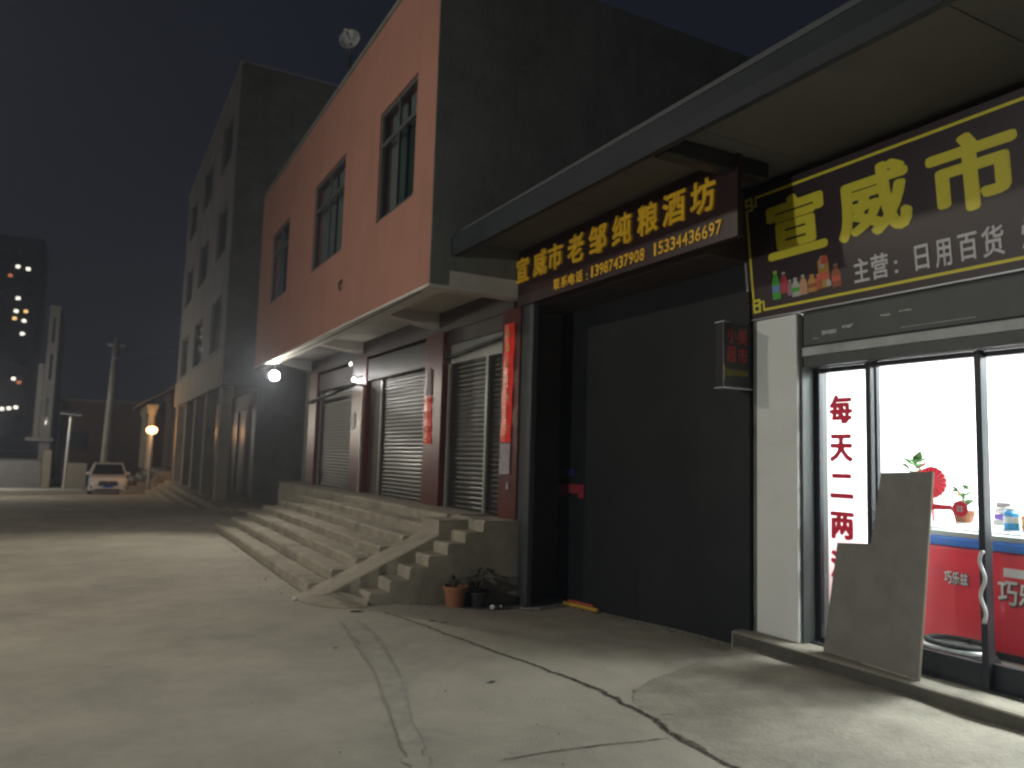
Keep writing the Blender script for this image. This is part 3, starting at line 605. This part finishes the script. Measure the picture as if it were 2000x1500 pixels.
MB().tube([(4.30, 17.8, 2.72), (4.44, 17.8, 2.72)], .02, 8).build('bar_bracket', 'dark', ob); MB().tube([(4.18, 13.95, 2.86), (4.43, 14.0, 2.86)], .02, 8).build('bar_bracket', 'dark', ob)
MB().tube([(3.245, 11.75, 4.3), (3.2, 11.73, 4.22), (3.21, 11.72, 4.12)], .018, 8).build('drain_spout', 'dark', ob)

# staircase
sc = thing('staircase', (3.2, 8.1, 0.0), 'wide worn concrete stairs with a ramp strip up to the shuttered shops', 'stairs')
h = .123
def flight(xf, run, ya, yb, n, name):
    for i in range(7):
        x0 = xf+i*run; z0 = i*h if i else -0.18; mb = MB(); rings = []
        for k in range(n+1):
            y = ya+(yb-(.11*i if yb > 10 else 0)-ya)*k/n; j = random.uniform(-.006, .006); jz = random.uniform(-.003, .003)
            if random.random() < .07: j += .03; jz -= .016
            rings.append([(x0+j*.4, y, z0), (x0+j, y, (i+1)*h-.024+jz), (x0+.022+j, y, (i+1)*h+jz), (4.60, y, (i+1)*h), (4.60, y, z0)])
        for k in range(n): mb.add(rings[k]+rings[k+1], [(q, (q+1) % 5, 5+(q+1) % 5, 5+q) for q in range(5)])
        mb.add(rings[0], [(0, 1, 2, 3, 4)]); mb.add(rings[-1], [(4, 3, 2, 1, 0)]); mb.build(name, 'stair', sc)
flight(2.22, .285, 8.9, 16.4, 60, 'step')
flight(2.66, .22, 7.96, 8.36, 5, 'step')
B(2.9, 4.59, 8.361, 8.899, -.15, .2).build('ramp_core', 'stair', sc); B(3.6, 4.59, 8.361, 8.899, .2, .84).build('ramp_core', 'stair', sc)
B(3.97, 4.60, 15.62, 19.0, -0.1, .853).build('landing', 'stair', sc)
rp = MB(); n = 18; rings = []
for k in range(n+1):
    t = k/n; x = 2.16+(4.02-2.16)*t; z = .006+.866*t-.05*math.sin(t*math.pi)*0; j = random.uniform(-.014, .014); j2 = random.uniform(-.014, .014); lo_ = -.2
    rings.append([(x, 8.35+j, lo_), (x, 8.35+j, z-.008), (x, 8.385+j, z+.004), (x, 8.87+j2, z+.004), (x, 8.905+j2, z-.008), (x, 8.905+j2, lo_)])
for k in range(n): rp.add(rings[k]+rings[k+1], [(q, (q+1) % 6, 6+(q+1) % 6, 6+q) for q in range(6)])
rp.add(rings[0], [(0, 1, 2, 3, 4, 5)]); rp.add(rings[-1], [(5, 4, 3, 2, 1, 0)]); rp.build('ramp', 'stair', sc)
# foot of the ramp, spread out on the road
ft = MB(); pts = [(2.20, 8.93), (2.08, 8.85), (2.03, 8.6), (2.08, 8.3), (2.2, 8.05), (2.36, 7.9), (2.62, 7.88), (2.66, 8.0), (2.66, 8.36), (2.3, 8.4)]
ft.add([(2.4, 8.45, .10)]+[(x, y, zg(x, y)+(.004 if q < 7 else .06)) for q, (x, y) in enumerate(pts)], [(0, k+1, (k+1) % 10+1) for k in range(10)]); ft.build('ramp_foot', 'stair', sc)

# banners on the pillars
def banner(name, y0, y1, z0, z1, x, label, marks, m='red', tilt=0.0):
    t = thing(name, (x, (y0+y1)/2, z0), label, 'banner'); mb = MB(); n = 16
    for k in range(n+1):
        z = z0+(z1-z0)*k/n; d = .006*math.sin(k*1.3)+random.uniform(0, .004); sh_ = tilt*(k/n)
        mb.v += [(x-d, y0+sh_, z), (x-.012-d*.5, (y0+y1)/2+sh_, z), (x-d, y1+sh_, z)]
    mb.f = [f for k in range(n) for f in ((3*k, 3*k+3, 3*k+4, 3*k+1), (3*k+1, 3*k+4, 3*k+5, 3*k+2))]; mb.build('paper', m, t)
    for k in range(marks):
        zc = z1-(k+.6)*(z1-z0)/marks*.95; yc = (y0+y1)/2+tilt*((zc-z0)/(z1-z0)); w = (y1-y0)*.27
        for q in range(5):
            a = (yc+random.uniform(-w, w)*.5, zc+random.uniform(-w, w)); ln = random.uniform(.5, 1)*w; v = q % 2
            B(x-.024, x-.021, a[0]-(.008 if v else ln*.6), a[0]+(.008 if v else ln*.6), a[1]-(ln*.7 if v else .008), a[1]+(ln*.7 if v else .008)).build('gold_stroke', 'goldink', t)
    return t
banner('couplet_banner', 8.17, 8.43, 1.78, 3.24, 4.415, 'tall red paper banner with gold marks on the pillar beside the grey gate post', 7, tilt=-.03)
banner('couplet_banner', 10.66, 10.95, 1.76, 2.48, 4.415, 'shorter torn red banner on the pillar between two roller shutters', 4, tilt=.05)
tag(MB().add([(4.408, 8.18, 1.40), (4.408, 8.44, 1.38), (4.406, 8.43, 1.76), (4.406, 8.17, 1.765)], [(0, 1, 2, 3)]).build('paper_poster', 'paper'), 'worn grey paper poster under the tall red banner', 'poster')
tag(MB().add([(4.408, 8.18, 1.22), (4.408, 8.26, 1.21), (4.406, 8.24, 1.30), (4.406, 8.20, 1.29)], [(0, 1, 2, 3)]).build('paper_scrap', 'paper'), 'small torn paper scrap low on the red pillar', 'paper')
tag(MB().add([(4.408, 10.72, 2.5), (4.408, 10.93, 2.5), (4.406, 10.9, 2.92), (4.406, 10.76, 2.88)], [(0, 1, 2, 3)]).build('paper_scrap', 'paper'), 'grey torn paper above the shorter red banner', 'paper')
tag(MB().add([(4.408, 14.55, 2.05), (4.408, 14.74, 2.05), (4.406, 14.74, 2.38), (4.406, 14.55, 2.38)], [(0, 1, 2, 3)]).build('wall_notice', 'litter'), 'small white notice on the pillar below the little lamp', 'notice')

# flood lamp at the far end of the overhang, small lamp by the shutters
def point(name, loc, e, col, r, parent):
    ld = bpy.data.lights.new(name, 'POINT'); ld.energy = e; ld.color = col; ld.shadow_soft_size = r
    lo = bpy.data.objects.new(name, ld); COL.objects.link(lo); L = Vector((0, 0, 0)); p = parent
    lo.parent = parent; lo.location = Vector(loc)-Vector(parent.location); return lo
fl = thing('flood_lamp', (3.42, 17.45, 3.5), 'bright white flood lamp under the far end of the orange overhang', 'lamp')
dr = Vector((-.35, -.88, -.2)).normalized(); c = Vector((3.42, 17.42, 3.25))
MB().lathe([(.05, -.10), (.09, -.05), (.115, 0), (.115, .02), (.106, .02)], c, 24, axis=dr).build('housing', 'dark', fl, smooth=False)
MB().lathe([(.105, .021), (.09, .035), (.045, .045)], c, 24, axis=dr).build('lens', 'lit', fl)
MB().tube([(3.42, 17.5, 3.27), (3.44, 17.55, 3.45), (3.44, 17.55, 3.739)], .016, 8).build('arm', 'dark', fl)
ld = bpy.data.lights.new('flood_light', 'SPOT'); ld.energy = 950; ld.color = (1.0, .93, .78); ld.spot_size = R(104); ld.spot_blend = .9; ld.shadow_soft_size = .10
lo = bpy.data.objects.new('flood_light', ld); COL.objects.link(lo); lo.parent = fl; lo.location = c+dr*.10-Vector(fl.location)
lo.rotation_euler = Vector((-.58, -.80, -.16)).to_track_quat('-Z', 'Y').to_euler()
point('flood_spill', c+Vector((-.1, .05, .16)), 14, (.95, .97, 1.0), .05, fl)
sl = thing('small_lamp', (4.40, 14.1, 2.95), 'small lit wall lamp on the pillar beside the awning bar', 'lamp')
MB().lathe([(.03, -.05), (.05, 0), (.05, .03)], (4.25, 14.15, 3.0), 16, axis=(-.5, -.6, -.6)).build('housing', 'dark', sl)
MB().lathe([(.028, 0), (.033, .02), (.026, .045), (.008, .055)], (4.235, 14.13, 2.985), 16, axis=(-.5, -.6, -.6)).build('bulb', 'litsmall', sl)
MB().tube([(4.26, 14.16, 3.01), (4.43, 14.2, 3.06)], .012, 8).build('arm', 'dark', sl)
point('small_lamp_light', (4.19, 14.07, 2.92), 7, (1, .97, .92), .05, sl)
tl = thing('tube_lamp', (4.44, 15.1, 3.3), 'tiny lit lamp under the overhang above the small wall lamp', 'lamp')
MB().lathe([(.02, 0), (.03, .012), (.03, .03), (.012, .04)], (4.46, 15.1, 3.38), 14, axis=(-.7, -.7, -.2)).build('bulb', 'litsmall', tl)
B(4.44, 4.468, 15.05, 15.15, 3.33, 3.415).build('base', 'fwhite', tl)
# pale dish lamp on the roof edge
dh = thing('roof_dish', (3.5, 12.7, 7.8), 'small pale dish on a bracket above the orange roofline', 'dish')
q = (3.42, 12.6, 8.72); MB().lathe([(r_*.72, z_*.72) for r_, z_ in ((.02, -.10), (.14, -.07), (.23, .0), (.26, .06), (.25, .065), (.22, .01), (.13, -.05), (.02, -.07))], q, 22, axis=(-.55, -.75, .1)).build('bowl', 'gwall', dh, smooth=True)
MB().tube([(3.45, 12.7, 7.78), (3.45, 12.7, 8.5), (3.44, 12.63, 8.68)], .025, 8).build('mast', 'dark', dh)
MB().tube([q, (3.27, 12.4, 8.76)], [.012, .035], 8).build('feed_arm', 'polec', dh)

# ------------------------------------------------------------------ pots and litter by the stair wall
potplant('flower_pot', (3.60, 7.84, zg(3.6, 7.84)), 'terracotta pot with sparse dark leaves against the stair side wall', 11, n=10, ph=.22, pr=.13, lf=.14, leafm='drybush', hgt=.08, up=1.2)
potplant('dark_flower_pot', (3.88, 7.86, zg(3.88, 7.86)), 'black pot with a bushy dark plant beside the terracotta pot', 12, n=70, ph=.17, pr=.14, lf=.11, potm='darkpot', leafm='drybush', hgt=.24, up=.7, rad=.12)
def crumple(name, c, r, label, m='litter', seed=1):
    rnd = random.Random(seed); mb = MB(); n = 8; rows = [[Vector((math.cos(2*math.pi*k/n)*math.sin(t)*r, math.sin(2*math.pi*k/n)*math.sin(t)*r, math.cos(t)*r*.7))*rnd.uniform(.65, 1.15) for k in range(n)] for t in (.4, 1.1, 1.9, 2.7)]
    vs = [v+Vector(c)+Vector((0, 0, r*.55)) for row in rows for v in row]
    mb.add(vs, [tuple(range(n)), tuple(range(3*n, 4*n))[::-1]]+[(i*n+k, (i+1)*n+k, (i+1)*n+(k+1) % n, i*n+(k+1) % n) for i in range(3) for k in range(n)])
    return tag(mb.build(name, m), label, 'litter')
crumple('paper_litter', (3.98, 7.68, zg(3.98, 7.68)), .04, 'crumpled white paper in front of the dark pot, nearer the stairs', seed=2)
crumple('paper_litter', (4.1, 7.72, zg(4.1, 7.72)), .035, 'crumpled white paper in front of the dark pot, nearer the gate post', seed=3)
crumple('paper_litter', (2.02, 8.55, zg(2.02, 8.55)), .03, 'small white scrap on the road beside the lowest step', seed=4)
tag(MB().tube([(4.3, 7.62, zg(4.3, 7.6)+.02), (4.5, 7.55, zg(4.5, 7.5)+.025), (4.7, 7.6, zg(4.7, 7.6)+.02), (4.9, 7.65, zg(4.9, 7.6)+.025)], .012, 6).build('rope', 'paper'), 'pale rope scrap lying at the foot of the gate post', 'rope')
tag(MB().tube([(4.96, 7.75, zg(4.96, 7.7)+.03), (5.02, 7.15, zg(5.0, 7.1)+.03)], .022, 8).build('yellow_stick', mat('yellow_stick', (.45, .26, .03), .6)), 'short yellow stick lying along the foot of the gate', 'stick')
tag(MB().tube([(5.0, 7.72, zg(5, 7.7)+.06), (5.06, 7.3, zg(5, 7.3)+.055)], .014, 8).build('red_stick', mat('red_stick', (.4, .08, .04), .6)), 'thin red stick behind the yellow stick at the gate foot', 'stick')

grit = MB(); rg = random.Random(21)
for k in range(520):
    q = k % 4
    if q == 0: x, y = rg.uniform(1.0, 5.0), rg.uniform(2.6, 8)
    elif q == 1: x, y = rg.gauss(2.1, .12), rg.uniform(8.8, 15)
    elif q == 2: x, y = rg.uniform(3.0, 5.05), 7.8+rg.gauss(0, .09)
    else: x, y = 5.05-abs(rg.gauss(0, .08)), rg.uniform(5.2, 7.7)
    r_ = rg.uniform(.003, .007) if q == 0 else rg.uniform(.004, .013); z = zg(x, y)+.002
    if (x > 3.0 and y < 5.0) or (y > 7.9 and x > 2.1): continue
    a = rg.uniform(0, 6.28); v = [(x+r_*rg.uniform(.6, 1.2)*math.cos(a+t*1.57), y+r_*rg.uniform(.6, 1.2)*math.sin(a+t*1.57), z) for t in range(4)]
    grit.add(v+[(x+r_*.2, y, z+r_*rg.uniform(.6, 1))], [(0, 1, 4), (1, 2, 4), (2, 3, 4), (3, 0, 4)])
tag(grit.build('grit', 'riser'), kind='stuff')
def cable(a, b, sag, r, label):
    a = Vector(a); b = Vector(b)
    return tag(MB().tube([a.lerp(b, k/16)-Vector((0, 0, sag*4*(k/16)*(1-k/16))) for k in range(17)], r, 5).build('cable', 'rubber'), label, 'cable')
cable((3.24, 8.3, 3.50), (3.24, 18.9, 3.50), .05, .008, 'thin black cable along the bottom edge of the orange overhang')
cable((3.2, 19.0, 6.9), (3.2, 24.4, 7.4), .3, .012, 'black cable slung between the orange and the grey building')
cable((.78, 52, 7.6), (3.22, 39.3, 6.2), .3, .012, 'black cable from the concrete pole to the grey building')

# ------------------------------------------------------------------ parked car
def car(loc, k_=1.0):
    t = thing('parked_car', loc, 'white car with blue number plate parked facing the viewer down the street', 'car')
    L, Wd = 4.5, .9
    # stations from front bumper (y=-L/2) to rear, half profile (x, z)
    def sec(y, w, z0, zb, zs):
        return [(-w, z0), (-w*1.0, (z0+zb)*.5), (-w*.985, zb), (-w*.86, zs), (w*.86, zs), (w*.985, zb), (w, (z0+zb)*.5), (w, z0)], y
    st_ = [sec(-2.25, .66, .34, .50, .58), sec(-2.18, .82, .26, .62, .76), sec(-1.95, .89, .22, .76, .90), sec(-1.5, .90, .22, .84, .985), sec(-1.05, .90, .22, .90, 1.04), sec(0, .90, .22, .94, 1.05), sec(1.2, .90, .22, .96, 1.06), sec(1.9, .88, .24, .95, 1.05), sec(2.2, .8, .34, .85, .95)]
    mb = MB(); P = lambda x, y, z: (loc[0]+x*k_, loc[1]+y*k_, loc[2]+z*k_)
    for pr, y in st_: mb.v += [P(x, y, z) for x, z in pr]
    n = 8; mb.f = [(i*n+k, i*n+(k+1) % n, (i+1)*n+(k+1) % n, (i+1)*n+k) for i in range(len(st_)-1) for k in range(n)] + [tuple(range(n)), tuple(range((len(st_)-1)*n, len(st_)*n))[::-1]]
    body = mb.build('body', 'carwhite', t, bevel=.03)
    cab = MB(); a = [(-.80, -1.05, 1.03), (.80, -1.05, 1.03), (.84, 1.9, 1.03), (-.84, 1.9, 1.03)]; b = [(-.62, -.35, 1.56), (.62, -.35, 1.56), (.62, 1.35, 1.56), (-.62, 1.35, 1.56)]
    cab.hull([P(*p) for p in a], [P(*p) for p in b]); cab.build('cabin_glass', 'carglass', t, bevel=.02)
    rfm = MB(); rfm.hull([P(-.64, -.42, 1.555), P(.64, -.42, 1.555), P(.64, 1.45, 1.555), P(-.64, 1.45, 1.555)], [P(-.55, -.3, 1.625), P(.55, -.3, 1.625), P(.55, 1.3, 1.61), P(-.55, 1.3, 1.61)]); rfm.build('roof', 'carwhite', t, bevel=.02)
    for s in (-1, 1):
        MB().tube([P(s*.81, -1.06, 1.04), P(s*.635, -.37, 1.57)], .035, 6).build('windscreen_pillar', 'carwhite', t); MB().tube([P(s*.645, 1.35, 1.57), P(s*.84, 1.9, 1.04)], .05, 6).build('rear_pillar', 'carwhite', t)
        MB().hull([P(s*.50, -2.21, .74), P(s*.84, -2.06, .76), P(s*.86, -1.98, .85), P(s*.52, -2.17, .80)], [P(s*.50, -2.12, .74), P(s*.84, -1.98, .76), P(s*.86, -1.9, .85), P(s*.52, -2.08, .80)]).build('headlight', 'lens', t)
        MB().hull([P(s*.62, -2.25, .36), P(s*.80, -2.2, .38), P(s*.80, -2.2, .50), P(s*.62, -2.25, .48)], [P(s*.62, -2.15, .36), P(s*.80, -2.1, .38), P(s*.80, -2.1, .50), P(s*.62, -2.15, .48)]).build('fog_lamp_recess', 'dark', t)
        mr = MB().lathe([(.03, -.1), (.075, -.05), (.085, .02), (.05, .08)], P(s*.94, -.85, 1.08), 12, axis=(s, 0, 0)); mr.build('mirror', 'carwhite', t, smooth=True)
        for y in (-1.42, 1.38):
            wh = MB().lathe([(.22, -.11), (.32, -.1), (.335, -.04), (.335, .06), (.32, .1), (.22, .11)], P(s*.8, y, .335), 24, axis=(1, 0, 0)).build('wheel', 'rubber', t)
            MB().lathe([(.21, 0), (.2, .02), (.05, .04)], P(s*.9, y, .335), 16, axis=(s, 0, 0)).build('rim', 'chrome', wh)
    gr = MB().hull([P(-.46, -2.27, .50), P(.46, -2.27, .50), P(.40, -2.235, .74), P(-.40, -2.235, .74)], [P(-.46, -2.15, .50), P(.46, -2.15, .50), P(.40, -2.1, .74), P(-.40, -2.1, .74)]).build('grille', 'dark', t)
    PB = lambda x0, x1, y0, y1, z0, z1: B(loc[0]+x0*k_, loc[0]+x1*k_, loc[1]+y0*k_, loc[1]+y1*k_, loc[2]+z0*k_, loc[2]+z1*k_)
    for k in range(4): PB(-.44, .44, -2.285+.008*k, -2.27+.008*k, .54+.05*k, .548+.05*k).build('grille_bar', 'chrome', gr)
    PB(-.22, .22, -2.30, -2.288, .42, .56).build('number_plate', 'plate', t)
    PB(-.62, .62, -2.27, -2.2, .25, .34).build('lower_intake', 'dark', t)
    MB().lathe([(.05, 0), (.05, .01)], P(0, -2.262, .68), 14, axis=(0, -1, 0)).build('badge', 'chrome', t)
car((0.72, 42.6, zs(42.6)-.01), .92)

# ------------------------------------------------------------------ grey building further along
gb = thing('grey_building', (4.0, 24.5, 0.0), 'tall plain grey building with dark windows beyond the orange one', 'building')
GW = [(y0, y1, z0, z0+1.75) for z0 in (4.75, 7.95, 11.05) for y0, y1 in ((25.6, 27.9), (30.3, 33.0), (35.3, 38.0))]
wall_x(3.25, 3.45, 24.5, 39.5, 3.5, 13.6, GW).build('front_wall', 'gwall', gb)
B(3.254, 15, 24.3, 24.498, 3.5, 13.58).build('side_wall', 'render', gb); B(4.3, 15, 24.31, 24.497, -.5, 3.498).build('side_wall', 'render', gb)
B(3.46, 15, 24.5, 39.4, 13.2, 13.5).build('roof', 'render', gb); B(3.2, 3.5, 24.25, 39.5, 13.602, 13.68).build('coping', 'gwall', gb); B(3.5, 15, 24.25, 24.36, 13.602, 13.66).build('coping', 'galv', gb)
B(14.8, 15, 24.5, 39.5, 0, 13.5).build('back_wall', 'render', gb); B(3.3, 15, 39.4, 39.49, -1, 13.5).build('side_wall', 'render', gb)
B(3.20, 3.249, 24.3, 39.52, 3.48, 4.55).build('balcony_band', 'cwall', gb)
B(3.46, 5.0, 24.5, 39.4, 3.5, 3.7).build('overhang_slab', 'soffit', gb)
for (y0, y1, z0, z1) in GW:
    w_ = wall_x(3.34, 3.38, y0+.003, y1-.003, z0+.003, z1-.003, [(y0+.06, (y0+y1)/2-.03, z0+.06, z1-.06), ((y0+y1)/2+.03, y1-.06, z0+.06, z1-.06)]).build('window', 'wframe', gb)
    B(3.352, 3.362, y0+.06, (y0+y1)/2-.03, z0+.06, z1-.06).build('pane', 'wglass', w_); B(3.352, 3.362, (y0+y1)/2+.03, y1-.06, z0+.06, z1-.06).build('pane', 'wglass', w_)
for y in (24.9, 28.4, 31.7, 35.0, 38.9): B(3.30, 3.65, y-.2, y+.2, 0.0, 3.478).build('column', 'cwall', gb, bevel=.02)
B(4.5, 4.7, 24.5, 39.4, -.2, 3.498).build('shop_wall', 'brownwall', gb)
for y in (26.6, 30.0, 33.3, 36.8): B(4.44, 4.498, y-1.3, y+1.3, .03, 2.9).build('roller_shutter', 'shutter', gb)
B(3.28, 4.5, 21.2, 39.4, -.85, .05).build('platform', 'stair', gb)
for k in range(4): B(2.2+.27*k, 3.279, 21.2+.2*k, 39.5, -.85 if not k else -.551+.15*k, -.40+.15*k-(.001*k)).build('step', 'stair', gb)

# low house with porch and steps, orange lamp
ph = thing('porch_house', (4.0, 41.0, 0.0), 'low brick house with tiled porch roof and steps beyond the grey building', 'house')
B(3.6, 12, 43.0, 52, -1, 5.0).build('wall', 'brick', ph); B(2.6, 12, 49.9, 52, -1, 4.2).build('wall', 'brick', ph)
for i in range(9):
    x = 1.7+.28*i; z = 3.5+.17*i; MB().hull([(x, 40.2, z), (x+.31, 40.2, z+.19), (x+.31, 40.2, z+.25), (x, 40.2, z+.06)], [(x, 46.5, z), (x+.31, 46.5, z+.19), (x+.31, 46.5, z+.25), (x, 46.5, z+.06)]).build('roof_course', 'rooftile', ph)
for y in (40.6, 43.4, 46.0): MB().lathe([(.16, .5), (.14, 3.1), (.2, 3.2), (.24, 3.42)], (2.35, y, 0), 16).build('porch_column', 'cwall', ph)
B(2.1, 2.6, 40.3, 46.3, 3.42, 3.60).build('porch_beam', 'cwall', ph)
for i in range(6): B(1.2+.36*i, 3.6, 40.2, 49.8, -.62+.17*i-(0 if i else .5), -.62+.17*(i+1)).build('step', 'stair', ph)
B(3.585, 3.599, 44.2, 45.6, .6, 2.9).build('door', 'dark', ph)
ol = thing('orange_lamp', (2.35, 39.8, zs(39.8)), 'glowing orange lamp on a short post near the porch', 'lamp')
MB().tube([(2.35, 39.8, -.5), (2.35, 39.8, 2.2)], [.06, .045], 10).build('post', 'galv', ol)
MB().lathe([(.05, 0), (.2, .06), (.24, .17), (.2, .28), (.06, .34)], (2.35, 39.8, 2.2), 18).build('globe', 'litorange', ol, smooth=True); MB().lathe([(.1, .342), (.03, .40)], (2.35, 39.8, 2.2), 12).build('cap', 'dark', ol)
point('orange_lamp_light', (2.35, 39.38, 2.4), 60, (1, .5, .2), .12, ol)

# utility pole, solar lamp post, far buildings
up = thing('utility_pole', (0.72, 52, zs(52)), 'tall concrete pole behind the parked car', 'pole')
MB().tube([(0.62, 52, zs(52)-.1), (0.72, 52, 4.0), (0.80, 52, 8.1)], [.25, .22, .18], 14).build('shaft', 'polec', up, smooth=True)
MB().lathe([(.22, 6.8), (.22, 6.9)], (0.775, 52, 0), 14).build('band', 'galv', up); B(.3, 1.25, 51.93, 52.07, 7.55, 7.68).build('crossarm', 'galv', up)
so = thing('solar_lamp_post', (-1.34, 52.4, zs(52.4)), 'slim pale lamp post with a flat panel on top at the left', 'street lamp')
MB().tube([(-1.37, 52.4, zs(52.4)), (-1.30, 52.4, 3.2)], [.10, .07], 10).build('pole', 'galv', so); MB().hull([(-1.85, 52.1, 3.36), (-.75, 52.1, 3.28), (-.75, 52.9, 3.48), (-1.85, 52.9, 3.56)], [(-1.85, 52.1, 3.42), (-.75, 52.1, 3.34), (-.75, 52.9, 3.54), (-1.85, 52.9, 3.62)]).build('panel', 'galv', so)
MB().tube([(-1.30, 52.4, 3.15), (-1.30, 52.4, 3.37)], .045, 8).build('bracket', 'dark', so)
lbd = thing('corner_building', (-3.0, 60, 0), 'narrow pale building corner with dark window slots at the far left', 'building')
LW = [(z, z+1.7) for z in (2.9, 5.9, 8.4)]
for x0, x1 in ((-3.22, -2.98), (-2.83, -2.6)): B(x0, x1, 59.9, 60.4, 2.0, 10.9).build('pilaster', 'gwall', lbd)
for z0, z1 in ((2.0, 2.9), (4.6, 5.9), (7.6, 8.4), (10.1, 10.9)): B(-2.979, -2.831, 59.95, 60.35, z0, z1).build('spandrel', 'gwall', lbd)
for z0, z1 in LW: B(-2.979, -2.831, 60.1, 60.3, z0, z1).build('window', 'wglass', lbd)
B(-3.24, -2.59, 60.41, 70, -1, 10.85).build('side_wall', 'gwall', lbd); B(-4.0, -2.4, 59.6, 60.6, 1.75, 1.99).build('ledge', 'gwall', lbd); B(-3.6, -3.26, 59.9, 60.19, 2.0, 6.9).build('balcony_side', 'gwall', lbd)
zb = zs(58)
lw = thing('boundary_wall', (-6, 58, zb), 'low grey boundary wall behind the pale yard at the left', 'wall')
B(-20, -2.85, 58, 58.25, zb, zb+1.7).build('wall', 'gwall', lw); B(-20.05, -2.8, 57.95, 58.3, zb+1.702, zb+1.8).build('coping', 'render', lw); B(-2.8, -2.35, 57.9, 58.35, zb, zb+2.4).build('gate_pier', 'cwall', lw); B(-1.55, -.3, 58, 58.25, zb, zb+1.6).build('wall', 'cwall', lw)
bd = thing('end_building', (0, 62, 0), 'dark low building closing the end of the street', 'building')
B(-2.2, 3.4, 62, 70, -1.2, 4.6).build('wall', 'brick', bd); B(-2.4, 3.6, 61.8, 70.2, 4.602, 4.8).build('roof', 'render', bd); B(.3, 1.4, 61.95, 61.999, -.8, 1.5).build('door', 'dark', bd); B(-1.5, -.4, 61.95, 61.999, 1.2, 2.5).build('window', 'wglass', bd)
tw = thing('high_rise', (-22, 225, 0), 'far dark high rise with a few lit windows at the left edge', 'building')
B(-34, -14.2, 220.4, 240, 0, 52).build('wall', 'tower', tw)
LITW = [(-19.35, 44.5, 'win_w'), (-20.75, 42.1, 'win_o'), (-17.2, 44.2, 'win_w'), (-18.75, 36.7, 'win_w'), (-18.9, 33.5, 'win_w'), (-16.9, 33.65, 'win_y'), (-19.1, 31.7, 'win_y'), (-17.1, 31.3, 'win_w'), (-17.2, 28.1, 'win_w'), (-20.0, 9.6, 'win_w'), (-18.6, 9.8, 'win_w'), (-17.2, 10.1, 'win_w'), (-18.2, 17.0, 'win_w'), (-17.0, 16.2, 'win_o')]
for x, z, m_ in LITW: B(x-.42, x+.42, 220.28, 220.39, z-.34, z+.34).build('lit_window', m_, tw)
for r_ in range(14):
    for c_ in range(6):
        x = -29.5+2.6*c_; z = 4.0+3.4*r_
        if all(abs(x-a) > 1.3 or abs(z-b) > 1.2 for a, b, _ in LITW): B(x-.6, x+.6, 220.3, 220.39, z-.7, z+.7).build('window', 'wglass', tw)

# ------------------------------------------------------------------ street lamps on the left kerb (they light the street)
def street_lamp(x, y, H, e, label, lc=(1.0, .90, .73)):
    b_ = zs(y); t = thing('street_lamp', (x, y, b_), label, 'street lamp', 'street lamps on the left kerb')
    MB().tube([(x, y, b_), (x, y, H-.5), (x+.15, y, H), (x+.9, y, H+.1)], [.09, .065, .055, .045], 12).build('pole', 'galv', t, smooth=True)
    hd = MB().hull([(x+.8, y-.12, H+.06), (x+1.45, y-.15, H+.12), (x+1.45, y+.15, H+.12), (x+.8, y+.12, H+.06)], [(x+.8, y-.10, H+.16), (x+1.45, y-.10, H+.2), (x+1.45, y+.10, H+.2), (x+.8, y+.10, H+.16)]).build('lamp_head', 'dark', t)
    MB().hull([(x+.9, y-.1, H+.04), (x+1.4, y-.11, H+.09), (x+1.4, y+.11, H+.09), (x+.9, y+.1, H+.04)], [(x+.9, y-.1, H+.058), (x+1.4, y-.11, H+.11), (x+1.4, y+.11, H+.11), (x+.9, y+.1, H+.058)]).build('lens', 'lit', hd)
    point('street_light', (x+1.15, y, H-.12), e, lc, .18, t)
street_lamp(-8.3, 4.4, 3.0, 1150, 'short street lamp beside the opposite house, left of the picture', (.97, 1.0, .95))
street_lamp(-5.2, 9.6, 6.4, 560, 'tall street lamp nearest the viewer on the left kerb')
street_lamp(-5.6, 35.0, 3.6, 380, 'street lamp further along the left kerb near the car')
street_lamp(-8.2, 50.0, 3.4, 950, 'farthest street lamp beside the pale yard')

# unseen house added across the street to keep lamp light from its far end
oh = thing('blocker_house', (-9, 13, 0), 'plain house added out of view across the street to block lamp light', 'house')
B(-14, -5.6, 7.1, 25, -.3, 4.4).build('wall', 'gwall', oh); B(-14.3, -5.5, 6.9, 25.3, 4.402, 4.6).build('roof', 'rooftile', oh)
for y in (10, 14.5, 19): w_ = B(-5.599, -5.57, y, y+1.6, 1.1, 2.6).build('window', 'wframe', oh); B(-5.569, -5.565, y+.08, y+1.52, 1.18, 2.52).build('pane', 'wglass', w_)
B(-5.599, -5.56, 12.4, 13.4, -.05, 2.1).build('door', 'dark', oh)

# night haze round the whole scene
HAZE = 0.0022
hz = B(-255, 255, -65, 405, -2.6, 60).build('haze', mat('haze_dummy', (1, 1, 1)))
hm = bpy.data.materials.new('night_haze'); hm.use_nodes = True; hn = hm.node_tree.nodes; hn.clear()
pv = hn.new('ShaderNodeVolumePrincipled'); pv.inputs['Density'].default_value = HAZE; pv.inputs['Color'].default_value = (.74, .82, 1.0, 1); pv.inputs['Anisotropy'].default_value = .55
ho = hn.new('ShaderNodeOutputMaterial'); hm.node_tree.links.new(pv.outputs[0], ho.inputs['Volume']); hz.data.materials.clear(); hz.data.materials.append(hm); tag(hz, kind='stuff')
